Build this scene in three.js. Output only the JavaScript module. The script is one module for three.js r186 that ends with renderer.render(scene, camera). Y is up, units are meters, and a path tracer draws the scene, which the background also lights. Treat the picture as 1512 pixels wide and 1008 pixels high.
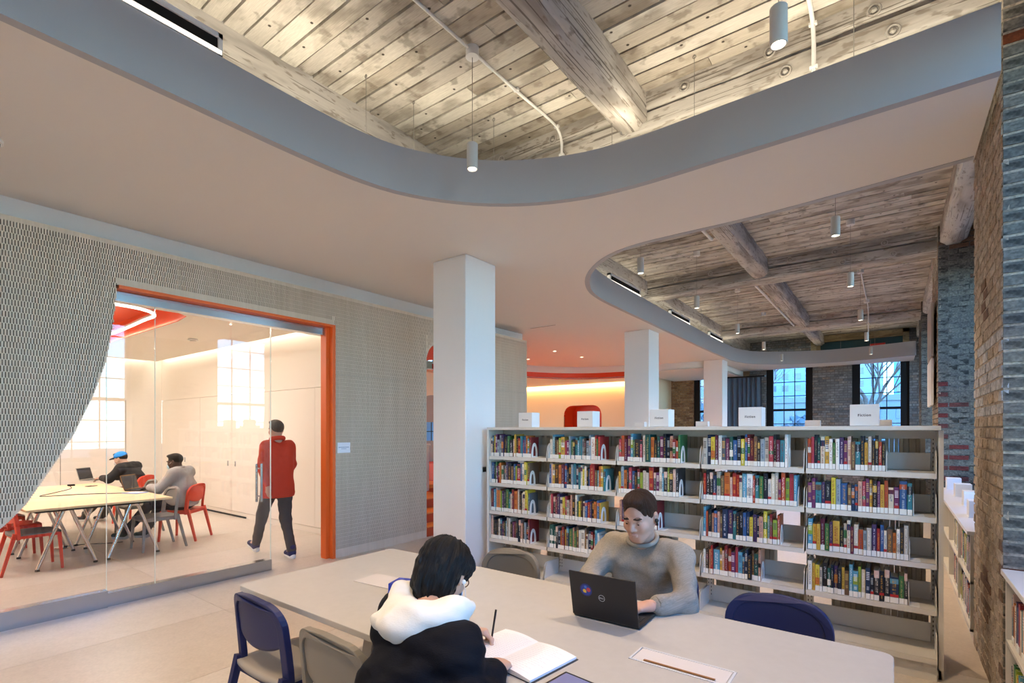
import * as THREE from 'three';
import { mergeGeometries } from 'three/addons/utils/BufferGeometryUtils.js';
import { RoundedBoxGeometry } from 'three/addons/geometries/RoundedBoxGeometry.js';
import { RectAreaLightUniformsLib } from 'three/addons/lights/RectAreaLightUniformsLib.js';
import { Sky } from 'three/addons/objects/Sky.js';
RectAreaLightUniformsLib.init();

// ---------------------------------------------------------------- renderer, camera, sky, exposure
const STORY = 56, SKYK = 2.9, COVE = 26, COVE2 = 5, ROOM = 4.6, PENDANT = 14, DOWNFILL = 6;      // strength of the sky, the rim coves, the meeting room lights, the pendants, the added aisle fill downlights
const renderer = new THREE.WebGLRenderer({ antialias: true });
renderer.toneMapping = THREE.LinearToneMapping;
renderer.toneMappingExposure = 1.08;
renderer.shadowMap.enabled = true;
const scene = new THREE.Scene();
const V3 = (x, y, z) => new THREE.Vector3(x, y, z);
const camera = new THREE.PerspectiveCamera(2 * Math.atan(504 / 752) * 180 / Math.PI, 1.5, 0.05, 400);
camera.position.set(0, 1.65, 0);
camera.rotation.y = 36.8 * Math.PI / 180;
camera.setViewOffset(1512, 1008, 0, -130, 1512, 1008);      // rising lens: the verticals stay upright
// clear winter sky, the sun high behind the viewer and hidden by the building itself
const sky = new Sky(); sky.scale.setScalar(900); sky.name = 'sky';
{ const u = sky.material.uniforms; u.turbidity.value = 2; u.rayleigh.value = 1.3; u.mieCoefficient.value = 0.002; u.mieDirectionalG.value = 0.75;
  u.sunPosition.value.set(0.3, 0.5, 0.8); }
scene.add(sky);
scene.environmentIntensity = SKYK;
scene.backgroundIntensity = SKYK;

// ---------------------------------------------------------------- helpers
let _s = 20240117;
const rnd = () => { _s = (_s + 0x6d2b79f5) | 0; let t = Math.imul(_s ^ (_s >>> 15), 1 | _s); t = (t + Math.imul(t ^ (t >>> 7), 61 | t)) ^ t; return ((t ^ (t >>> 14)) >>> 0) / 4294967296; };
const rr = (a, b) => a + (b - a) * rnd();
const pick = (a) => a[Math.floor(rnd() * a.length)];
const taken = new Map();
function numbered(name) { const n = taken.get(name) || 0; taken.set(name, n + 1); return n ? name + '_' + String(n).padStart(3, '0') : name; }
function shadows(m) { m.castShadow = true; m.receiveShadow = true; return m; }
function part(name, geo, mat, parent) { const m = shadows(new THREE.Mesh(geo, mat)); m.name = name; parent.add(m); return m; }
function meta(o, label, category, group, kind) { o.userData.label = label; o.userData.category = category; if (group) o.userData.group = group; if (kind) o.userData.kind = kind; return o; }
function thing(name, label, category, pos = [0, 0, 0], turn = 0, group, kind) {
  const g = new THREE.Group(); g.name = numbered(name); g.position.set(...pos); g.rotation.y = turn; scene.add(g); return meta(g, label, category, group, kind);
}
function single(name, geo, mat, label, category, group, kind) { const m = shadows(new THREE.Mesh(geo, mat)); m.name = numbered(name); scene.add(m); return meta(m, label, category, group, kind); }
const struct = (name, geo, mat, label, category) => single(name, geo, mat, label, category, undefined, 'structure');
const structGroup = (name, label, category, pos) => thing(name, label, category, pos, 0, undefined, 'structure');
// boxes whose uv are metres
function uvBox(w, h, d, x = 0, y = 0, z = 0, du = 0, dv = 0) {
  const g = new THREE.BoxGeometry(w, h, d), u = g.attributes.uv, n = g.attributes.normal, p = g.attributes.position;
  for (let i = 0; i < u.count; i++) {
    const X = p.getX(i) + x, Y = p.getY(i) + y, Z = p.getZ(i) + z;
    if (Math.abs(n.getX(i)) > .5) u.setXY(i, Z + du, Y + dv); else if (Math.abs(n.getY(i)) > .5) u.setXY(i, X + du, Z + dv); else u.setXY(i, X + du, Y + dv);
  }
  return g.translate(x, y, z);
}
const bx = (x0, x1, y0, y1, z0, z1, du, dv) => uvBox(Math.abs(x1 - x0), Math.abs(y1 - y0), Math.abs(z1 - z0), (x0 + x1) / 2, (y0 + y1) / 2, (z0 + z1) / 2, du, dv);
const rbox = (w, h, d, r, x = 0, y = 0, z = 0, seg = 2) => new RoundedBoxGeometry(w, h, d, seg, r).translate(x, y, z);
const cyl = (r0, r1, h, x = 0, y = 0, z = 0, n = 16) => new THREE.CylinderGeometry(r0, r1, h, n).translate(x, y, z);
function merge(list) { return mergeGeometries(list.map((g) => { const q = g.index ? g.toNonIndexed() : g; for (const k of Object.keys(q.attributes)) if (!['position', 'normal', 'uv'].includes(k)) q.deleteAttribute(k); return q; })); }
function rod(a, b, r, n = 10, r2 = r) { const d = b.clone().sub(a), l = d.length(); const g = new THREE.CylinderGeometry(r2, r, l, n); g.translate(0, l / 2, 0); g.applyQuaternion(new THREE.Quaternion().setFromUnitVectors(V3(0, 1, 0), d.normalize())); return g.translate(a.x, a.y, a.z); }
function tube(pts, r, seg = 40, n = 8) { return new THREE.TubeGeometry(new THREE.CatmullRomCurve3(pts.map((p) => Array.isArray(p) ? V3(...p) : p), false, 'centripetal'), seg, r, n); }
function barSq(a, b, w, d, w2 = w, d2 = d) {      // a tapered square bar from a to b
  const l = b.distanceTo(a), g = new THREE.BoxGeometry(1, l, 1), p = g.attributes.position;
  for (let i = 0; i < p.count; i++) { const t = p.getY(i) / l + .5; p.setX(i, p.getX(i) * (w + (w2 - w) * t)); p.setZ(i, p.getZ(i) * (d + (d2 - d) * t)); }
  g.translate(0, l / 2, 0); const m = new THREE.Matrix4(), y = b.clone().sub(a).normalize(), x = V3(1, 0, 0).addScaledVector(y, -y.x).normalize(), z = x.clone().cross(y); m.makeBasis(x, y, z); g.applyMatrix4(m); g.translate(a.x, a.y, a.z); g.computeVertexNormals(); return g;
}
// plan polygons ([x, z] points) raised to slabs
function slab(poly, y0, y1, holes = []) {
  const s = new THREE.Shape(poly.map(([x, z]) => new THREE.Vector2(x, -z)));
  for (const h of holes) s.holes.push(new THREE.Path(h.map(([x, z]) => new THREE.Vector2(x, -z))));
  const g = new THREE.ExtrudeGeometry(s, { depth: y1 - y0, bevelEnabled: false, curveSegments: 4 }); g.rotateX(-Math.PI / 2); return g.translate(0, y0, 0);
}
function smooth(pts, n) { return new THREE.CatmullRomCurve3(pts.map(([x, z]) => V3(x, 0, z)), false, 'centripetal').getSpacedPoints(n).map((p) => [p.x, p.z]); }
function strip(pts, y0, y1, t) {      // an upright band of thickness t (to the left of the path) along a plan curve
  const pos = [], uv = [], idx = []; let s = 0;
  const off = pts.map((p, i) => { const a = pts[Math.max(0, i - 1)], b = pts[Math.min(pts.length - 1, i + 1)]; const dx = b[0] - a[0], dz = b[1] - a[1], l = Math.hypot(dx, dz); return [p[0] + dz / l * t, p[1] - dx / l * t]; });
  const g = [];
  for (const [P, Q, ya, yb] of [[pts, pts, y0, y1], [off, off, y1, y0], [pts, off, y1, y1], [off, pts, y0, y0]]) {
    const n0 = pos.length / 3; s = 0;
    for (let i = 0; i < pts.length; i++) { if (i) s += Math.hypot(pts[i][0] - pts[i - 1][0], pts[i][1] - pts[i - 1][1]); pos.push(P[i][0], ya, P[i][1], Q[i][0], yb, Q[i][1]); uv.push(s, ya, s, yb); }
    for (let i = 0; i < pts.length - 1; i++) { const k = n0 + i * 2; idx.push(k, k + 1, k + 2, k + 2, k + 1, k + 3); }
  }
  const b = new THREE.BufferGeometry(); b.setAttribute('position', new THREE.Float32BufferAttribute(pos, 3)); b.setAttribute('uv', new THREE.Float32BufferAttribute(uv, 2)); b.setIndex(idx); b.computeVertexNormals(); return b;
}
const ord = ['first', 'second', 'third', 'fourth', 'fifth', 'sixth', 'seventh', 'eighth', 'ninth', 'tenth', 'eleventh', 'twelfth', 'thirteenth', 'fourteenth', 'fifteenth', 'sixteenth', 'seventeenth', 'eighteenth', 'nineteenth', 'twentieth', 'twenty-first', 'twenty-second', 'twenty-third', 'twenty-fourth', 'twenty-fifth', 'twenty-sixth', 'twenty-seventh', 'twenty-eighth', 'twenty-ninth', 'thirtieth', 'thirty-first', 'thirty-second', 'thirty-third', 'thirty-fourth', 'thirty-fifth', 'thirty-sixth', 'thirty-seventh', 'thirty-eighth', 'thirty-ninth', 'fortieth'];
// tiling value noise and textures
const lat = new Float32Array(65536); for (let i = 0; i < 65536; i++) lat[i] = rnd();
function vn(x, y, px, py) {
  const ix = Math.floor(x), iy = Math.floor(y); let fx = x - ix, fy = y - iy; fx = fx * fx * (3 - 2 * fx); fy = fy * fy * (3 - 2 * fy);
  const h = (i, j) => lat[(((i % px) + px) % px * 131 + ((j % py) + py) % py * 1973) & 65535];
  const a = h(ix, iy), b = h(ix + 1, iy), c = h(ix, iy + 1), d = h(ix + 1, iy + 1); return a + (b - a) * fx + (c - a) * fy + (a - b - c + d) * fx * fy;
}
function fbm(u, v, fx, fy, oct = 4) { let s = 0, a = .5, t = 0; for (let o = 0; o < oct; o++) { s += a * vn(u * fx + o * 17.3, v * fy + o * 9.1, fx, fy); t += a; a *= .5; fx *= 2; fy *= 2; } return s / t; }
function dtex(w, h, fn, rep = [1, 1], srgb = true) {
  const d = new Uint8Array(w * h * 4), c = [0, 0, 0];
  for (let y = 0; y < h; y++) for (let x = 0; x < w; x++) { fn(x / w, y / h, c); const k = (y * w + x) * 4; for (let i = 0; i < 3; i++) d[k + i] = Math.max(0, Math.min(255, c[i])); d[k + 3] = 255; }
  const t = new THREE.DataTexture(d, w, h, THREE.RGBAFormat); t.wrapS = t.wrapT = THREE.RepeatWrapping; t.magFilter = THREE.LinearFilter; t.repeat.set(...rep); if (srgb) t.colorSpace = THREE.SRGBColorSpace; t.needsUpdate = true; return t;
}
function ctex(w, h, draw) { const c = document.createElement('canvas'); c.width = w; c.height = h; draw(c.getContext('2d'), w, h); const t = new THREE.CanvasTexture(c); t.colorSpace = THREE.SRGBColorSpace; return t; }
const mixc = (c, a, b, t) => { for (let i = 0; i < 3; i++) c[i] = a[i] + (b[i] - a[i]) * t; };
const sstep = (a, b, x) => { const t = Math.max(0, Math.min(1, (x - a) / (b - a))); return t * t * (3 - 2 * t); };
const std = (color, roughness = .6, extra = {}) => new THREE.MeshStandardMaterial({ color, roughness, ...extra });
const phys = (color, roughness = .6, extra = {}) => new THREE.MeshPhysicalMaterial({ color, roughness, ...extra });

// ---------------------------------------------------------------- materials
const rowSeed = Array.from({ length: 8 }, () => [rnd(), rnd(), rnd()]);
// whitewashed boards: 4 m long, eight different boards stacked in one sheet
const plankFn = (u, v, c) => {
  const row = Math.floor(v * 8), q = v * 8 - row, s = rowSeed[row];
  const grain = fbm(u + s[0], v, 24, 256, 4), worn = fbm(u + s[1], v + s[2], 14, 8, 4), blot = fbm(u + s[2], v + s[0], 40, 12, 4), fine = fbm(u, v, 96, 512, 2);
  mixc(c, [206, 201, 190], [217, 213, 203], grain);
  const wear = sstep(.5, .8, worn * .9 + grain * .16 + (s[0] - .5) * .1); mixc(c, [...c], [140, 131, 119], wear * .7);
  const st = sstep(.6, .78, blot); mixc(c, [...c], [104, 95, 84], st * .4);
  const f = .93 + fine * .14; c[0] *= f; c[1] *= f; c[2] *= f;
  const kx = (u * 4 + s[1] * 3) % 1, kd = Math.hypot((kx - .5) * 1.0, (q - .3 - s[2] * .4) * .16); if (kd < .011) mixc(c, [...c], [40, 34, 28], 1 - kd / .011 * .4);
};
const plankMap = dtex(1024, 1024, plankFn);
const plankBump = dtex(512, 512, (u, v, c) => { const g = fbm(u, v, 24, 256, 3) * 160 + fbm(u, v, 64, 256, 2) * 90; c[0] = c[1] = c[2] = g; }, [1, 1], false);
const mPlank = std(0xffffff, .85, { map: plankMap, bumpMap: plankBump, bumpScale: .0012 });
const mPlank2 = std(0xe8e6e6, .85, { map: plankMap, bumpMap: plankBump, bumpScale: .0012 });
const mPlank3 = std(0xd9d4cf, .85, { map: plankMap, bumpMap: plankBump, bumpScale: .0012 });
const timberMap = dtex(1024, 512, (u, v, c) => {
  const g = fbm(u, v, 12, 96, 5), w = fbm(u, v, 5, 10, 4), s = fbm(u, v, 32, 48, 3), k = fbm(u, v, 3, 90, 3);
  mixc(c, [192, 187, 179], [206, 201, 192], g); mixc(c, [...c], [126, 119, 112], sstep(.48, .78, w * .95 + g * .08) * .6); mixc(c, [...c], [104, 90, 76], sstep(.6, .78, s) * .4); if (k > .72) mixc(c, [...c], [80, 72, 64], sstep(.72, .74, k) * .6);
}, [.4, .8]);
const timberBump = dtex(512, 512, (u, v, c) => { c[0] = c[1] = c[2] = fbm(u, v, 10, 90, 4) * 200 + fbm(u, v, 64, 64, 2) * 50; }, [.4, .8], false);
const mTimber = std(0xffffff, .88, { map: timberMap, bumpMap: timberBump, bumpScale: .0025 });
const plasterBump = dtex(512, 512, (u, v, c) => { c[0] = c[1] = c[2] = fbm(u, v, 32, 32, 4) * 255; }, [.5, .5], false);
const mPlaster = std(0xe6e2dc, .85, { bumpMap: plasterBump, bumpScale: .001 });
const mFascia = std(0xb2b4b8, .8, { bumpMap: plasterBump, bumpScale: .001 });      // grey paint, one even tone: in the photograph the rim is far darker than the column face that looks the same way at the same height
const mBulkhead = mPlaster;
const mColumn = std(0xeceae8, .75, { bumpMap: plasterBump, bumpScale: .0006 });
const mRoomWall = std(0xebe2d4, .45, {});
const mRoomPanel = std(0xece4d7, .32, {});
const mOrange = std(0xe8560f, .45);
const mOrangeDeep = std(0xd9400a, .5);
const mFrame = std(0xee6a26, .4);
const tileFn = (a, b) => (u, v, c) => { const n = fbm(u, v, 4, 4, 4), s = fbm(u, v, 200, 200, 2), k = fbm(u, v, 40, 40, 3); mixc(c, a, b, n * .6 + k * .4); const f = .965 + s * .07; c[0] *= f; c[1] *= f; c[2] *= f; };
const tileMap = dtex(512, 512, tileFn([196, 185, 172], [214, 204, 192]), [.42, .42]);
const mTile = [0xffffff, 0xf7f4f0, 0xfbfaf8].map((c) => std(c, .34, { map: tileMap }));
const mGrout = std(0x9a9288, .9);
const slotWood = dtex(512, 512, (u, v, c) => { const g = fbm(u, v, 120, 6, 4), w = fbm(u, v, 8, 4, 3); mixc(c, [202, 182, 158], [226, 208, 190], g * .6 + w * .4); }, [1, .4]);
const mSlot = std(0xffffff, .7, { map: slotWood });
const mSlotBack = std(0x2a231d, .95);
const mSteel = std(0xb7bcc2, .22, { metalness: 1 });
const mChrome = std(0xd8d8d6, .14, { metalness: 1 });
const mBlackMetal = std(0x14171b, .45, { metalness: .3 });
const mGlass = new THREE.MeshPhysicalMaterial({ color: 0xffffff, roughness: 0, transmission: 1, thickness: 0, ior: 1.5 });
const mWinGlass = new THREE.MeshPhysicalMaterial({ color: 0xe9f3f7, roughness: 0, transmission: 1, thickness: 0, ior: 1.45 });
const mGlassEdge = std(0xdfeee8, .15);
const mWhiteSteel = std(0xdcd9d2, .42, {});
const mShelfDeck = std(0xd8d4cb, .45, {});
const mWhitePaint = std(0xeeeeec, .5);
const mBlackSlot = std(0x0b0a09, .9);
const glow = (hex, k) => new THREE.MeshStandardMaterial({ color: 0x111111, emissive: hex, emissiveIntensity: k, roughness: .6 });
// ---------------------------------------------------------------- the plan of the room
const CY = 3.56, FT = 3.92, PY = 4.48;      // plaster soffit, top of its rim, underside of the boards
const nearRim = smooth([[-3.28, 5], [-3.28, 2.5], [-3.28, .5], [-3.28, -1.2], [-3.285, -1.9], [-3.26, -2.35], [-3.18, -2.7], [-3.0, -3.03], [-2.74, -3.32], [-2.4, -3.55], [-2.0, -3.7], [-1.6, -3.75], [-1.0, -3.745], [-.3, -3.735], [.46, -3.725]], 90);
const farRim = smooth([[.46, -4.83], [-.2, -4.92], [-1.0, -5.0], [-1.7, -5.0], [-2.05, -5.01], [-2.33, -5.07], [-2.6, -5.22], [-2.86, -5.46], [-3.06, -5.72], [-3.22, -6.02], [-3.34, -6.35], [-3.41, -6.8], [-3.44, -7.5], [-3.46, -8.5], [-3.49, -9.6], [-3.52, -11], [-3.55, -12.5], [-3.55, -14.2], [-3.5, -15.2], [-3.28, -15.95], [-2.85, -16.42], [-2.2, -16.8], [-1.5, -17.0], [-.6, -16.92], [.1, -16.72], [.46, -16.6]], 130);
// LED coves that lie on the rim of the soffit and wash the boards above
function coveLight(a, b, y, power, color, tilt = 0, inward = [0, 0]) {
  const L = Math.hypot(b[0] - a[0], b[1] - a[1]); const l = new THREE.RectAreaLight(color, power, L, .07);
  l.position.set((a[0] + b[0]) / 2, y, (a[1] + b[1]) / 2); const t = l.position.clone().add(V3(inward[0] * tilt, 1, inward[1] * tilt));
  const zz = l.position.clone().sub(t).normalize(), xx = V3(b[0] - a[0], 0, b[1] - a[1]).normalize(), yy = zz.clone().cross(xx).normalize(); xx.copy(yy).cross(zz);
  l.quaternion.setFromRotationMatrix(new THREE.Matrix4().makeBasis(xx, yy, zz)); scene.add(l); return l;
}
const WARM = 0xfff0d4;
function rimLights(path, n, off, power, from = 0, to = 1, tilt = .35) {
  for (let k = 0; k < n; k++) {
    const i0 = Math.round((from + (to - from) * k / n) * (path.length - 1)), i1 = Math.round((from + (to - from) * (k + 1) / n) * (path.length - 1)); const a = path[i0], b = path[i1], dx = b[0] - a[0], dz = b[1] - a[1], l = Math.hypot(dx, dz), nx = dz / l, nz = -dx / l;
    const A = [a[0] + nx * off, a[1] + nz * off], B = [b[0] + nx * off, b[1] + nz * off];
    coveLight(A, B, FT - .03, power, WARM, tilt, [-nx, -nz]);
    ledPieces.push(rod(V3(A[0], FT - .1, A[1]), V3(B[0], FT - .1, B[1]), .012, 6));
  }
}
const ledPieces = [], glowLed = glow(0xffe6c0, 3);
rimLights(nearRim, 12, .12, COVE, 0, 1);
rimLights(farRim, 13, .12, COVE2, .18, .98, .05);
// ---------------------------------------------------------------- floor
{
  const floor = structGroup('floor', 'pale beige stone tile floor with fine dark joints', 'floor');
  part('bed', bx(-14, 1.7, -.2, -.006, 5.2, -18.3), mGrout, floor);
  const stuff = [];
  for (let x = -14.5; x < 1.7; x += 1.2) for (let z = 5.04; z > -18.3; z -= 2.4) {
    const x0 = Math.max(-14, x), x1 = Math.min(1.7, x + 1.2), z1 = Math.max(-18.3, z - 2.4); if (x1 - x0 < .05) continue;
    const g = bx(x0 + .002, x1 - .002, -.012, 0, z - .002, z1 + .002, rnd() * 5, rnd() * 5);
    part('tile', g, pick(mTile), floor);
  }
}
// ---------------------------------------------------------------- boarded ceiling and timbers
{
  const ceil = structGroup('ceiling', 'whitewashed timber board ceiling, weathered and patchy', 'ceiling');
  part('roof_deck', bx(-14, 1.9, PY + .06, PY + .3, 5.4, -18.6), mTimber, ceil);
  let z = 5.2, i = 0;
  while (z > -18.4) {
    const w = rr(.13, .143), row = i % 8, off = rnd() * 4, drop = rr(-.006, .008);
    const xs = [-4.1, rr(-3.2, .4), 1.2];
    for (let k = 0; k < 2; k++) {
      const g = new THREE.BoxGeometry(xs[k + 1] - xs[k] - .004, .05, w - .012, 1, 1, 1), p = g.attributes.position, u = g.attributes.uv;
      for (let q = 0; q < p.count; q++) { if (p.getY(q) < 0) p.setZ(q, p.getZ(q) * .985); u.setXY(q, (p.getX(q) + off + k * 1.7) / 4, (row + .06 + .88 * (p.getZ(q) / w + .5)) / 8); }
      g.translate((xs[k] + xs[k + 1]) / 2, PY + .025 + drop, z - w / 2); part('plank', g, pick([mPlank, mPlank, mPlank2, mPlank3]), ceil);
    }
    z -= w; i++;
  }
  part('roof_boards', bx(-14, -4.1, PY, PY + .05, 5.2, -18.4), mTimber, ceil);
  // girders across the room and beams along it
  const rough = (x0, x1, y0, y1, z0, z1, alongX) => {
    const L = alongX ? Math.abs(x1 - x0) : Math.abs(z1 - z0), g = new THREE.BoxGeometry(alongX ? L : Math.abs(x1 - x0), y1 - y0, alongX ? Math.abs(z1 - z0) : L, alongX ? 60 : 4, 6, alongX ? 4 : 60), p = g.attributes.position, u = g.attributes.uv, n = g.attributes.normal, cx = (x0 + x1) / 2, cy = (y0 + y1) / 2, cz = (z0 + z1) / 2, k = rnd() * 9;
    const hx = Math.abs(x1 - x0) / 2, hy = (y1 - y0) / 2, hz = Math.abs(z1 - z0) / 2;
    for (let q = 0; q < p.count; q++) {
      const X = p.getX(q), Y = p.getY(q), Z = p.getZ(q), s = alongX ? X : Z, t = alongX ? Z : X, ht = alongX ? hz : hx;
      u.setXY(q, s + k, (Math.abs(n.getY(q)) > .5 ? t : Y) + k * .37);
      const edge = Math.abs(Math.abs(t) - ht) < 1e-4 && Math.abs(Y + hy) < 1e-4;      // worn arris
      const wob = (vn(s * 3 + k, t * 7 + Y * 5 + 50, 9999, 9999) - .5) * .014, cut = edge ? .016 + .03 * vn(s * 2.2 + k * 3, 4, 9999, 9999) : 0;
      const nt = t - Math.sign(t) * (Math.abs(Math.abs(t) - ht) < 1e-4 ? cut - wob : 0), nY = Y + (Math.abs(Y + hy) < 1e-4 ? cut + wob : 0);
      if (alongX) p.setXYZ(q, X, nY, nt); else p.setXYZ(q, nt, nY, Z);
    }
    g.computeVertexNormals(); return g.translate(cx, cy, cz);
  };
  const rosette = (x, y, z) => { const g = new THREE.TorusGeometry(.035, .009, 6, 16); const c = new THREE.SphereGeometry(.02, 10, 6); return merge([g, c]).translate(x, y, z); };
  for (const [z0, which] of [[1.1, 'behind the study table'], [-4.1, 'over the long bookcase'], [-9.3, 'one bay beyond the bookcase'], [-14.5, 'in front of the far clerestory']]) {
    const gd = structGroup('ceiling_girder', 'massive whitewashed double girder crossing the ceiling, ' + which, 'girder');
    part('upper_timber', rough(-4.2, 1.2, PY - .165, PY + .02, z0, z0 - .34, true), mTimber, gd); part('lower_timber', rough(-4.2, 1.2, 4.13, PY - .17, z0 - .008, z0 - .348, true), mTimber, gd);
    for (let x = -3.2; x < .6; x += .62) { part('bolt', rosette(x, PY - .08, z0 + .004), mTimber, gd); if (rnd() < .7) part('bolt', rosette(x + .1, 4.22, z0 - .002), mTimber, gd); }
  }
  for (const [z0, z1, bay] of [[5.1, 1.14, 'behind the study table'], [.74, -4.12, 'over the study table'], [-4.46, -9.32, 'over the aisle behind the bookcase'], [-9.66, -14.52, 'in the far bay'], [-14.86, -18.2, 'running to the end wall']]) {
    for (const [x0, x1, w] of [[-4.12, -3.74, 'column line'], [-1.92, -1.66, 'middle of the room'], [.52, .8, 'window piers']]) {
      const b = struct('ceiling_beam', rough(x0, x1, 4.19, PY + .02, z0, z1, false), mTimber, `whitewashed timber beam on the ${w}, ${bay}`, 'beam');
      void b;
    }
  }
}
// ---------------------------------------------------------------- plaster soffit with its two openings
{
  const bulk = smooth([[-9.6, -9.4], [-9.3, -11], [-8.75, -12.3], [-8.15, -13.3], [-7.35, -13.9], [-6.4, -14.1]], 30);
  const poly = [[-5.93, 5], ...nearRim, ...farRim, [.46, -18], [-3.95, -18], [-3.95, -14.55], [-5.4, -14.5], ...bulk.slice().reverse(), [-9.6, -8.3], [-5.93, -8.3]];
  const s = structGroup('ceiling_soffit', 'dropped smooth plaster ceiling with grey-painted rims round two curved openings', 'ceiling');
  part('underside', slab(poly, CY, CY + .05), mPlaster, s);
  const lip = (p, d) => p.map((q, i) => { const a = p[Math.max(0, i - 1)], b = p[Math.min(p.length - 1, i + 1)], l = Math.hypot(b[0] - a[0], b[1] - a[1]); return [q[0] - (b[1] - a[1]) / l * d, q[1] + (b[0] - a[0]) / l * d]; });
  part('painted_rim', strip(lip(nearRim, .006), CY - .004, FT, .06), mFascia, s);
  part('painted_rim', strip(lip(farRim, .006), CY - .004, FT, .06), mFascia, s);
  part('bulkhead_band', strip([...bulk, [-5.4, -14.5], [-3.95, -14.55], [-3.95, -18]], 3.37, CY, .05), mBulkhead, s);
  part('orange_band', strip(bulk, 3.19, 3.37, .05), mOrangeDeep, s);
  const inner = [...bulk, [-5.4, -14.5], [-3.95, -14.55], [-3.95, -18], [-13.9, -18], [-13.9, -8.35], [-9.6, -8.35]];
  const lower = [...bulk, [-6.2, -15.9], [-13.9, -15.9], [-13.9, -8.35], [-9.6, -8.35]];
  part('inner_ceiling', slab(lower, 3.2, 3.23), mPlaster, s);
  part('window_ceiling', slab([[-6.25, -14.12], [-5.4, -14.5], [-3.95, -14.55], [-3.95, -18], [-6.25, -18]], 3.36, 3.4), mPlaster, s);
  for (const [x, z, which, pw] of [[-7.92, -11.32, 'by the slotted wall end', 20], [-6.59, -10.54, 'closest to the white columns', 20], [-6.57, -11.85, 'nearest the orange niche room', 20], [-4.3, .9, 'added as fill over the aisle by the swept wall', DOWNFILL], [-4.3, 2.4, 'added as fill over the aisle behind the viewer', DOWNFILL], [-4.3, 3.9, 'added as fill over the aisle by the rear wall', DOWNFILL]]) {  // the three aisle downlights are unseen, added as warm fill
    const d = thing('downlight', 'tiny round recessed ceiling downlight ' + which, 'downlight', [x, CY, z], 0, 'recessed downlights'); part('trim', new THREE.TorusGeometry(.045, .008, 6, 20).rotateX(Math.PI / 2), mWhitePaint, d); part('lens', cyl(.04, .04, .006, 0, -.002, 0, 18), glow(0xffe8c8, 6), d);
    const sp = new THREE.SpotLight(0xffe2c0, pw, 6, pw < 19 ? 1.25 : .8, .8, 2); sp.position.set(x, CY - .03, z); sp.target.position.set(x, 0, z); sp.castShadow = true; scene.add(sp, sp.target);
  }
  const led = thing('led_strip', 'thin warm LED strip lying behind the rim of the plaster ceiling', 'light strip'); ledPieces.forEach((g) => part('segment', g, glowLed, led));
}
// ---------------------------------------------------------------- white columns
for (const [z, which] of [[-4.12, 'at the end of the bookcase'], [-9.3, 'behind the fiction signs'], [-14.5, 'beside the grey curtain']]) {
  const c = structGroup('column', 'smooth square white column ' + which, 'column', [-3.74, 0, z]);
  part('shaft', rbox(.5, CY, .52, .012, -.22, CY / 2, -.26), mColumn, c);
}
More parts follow.
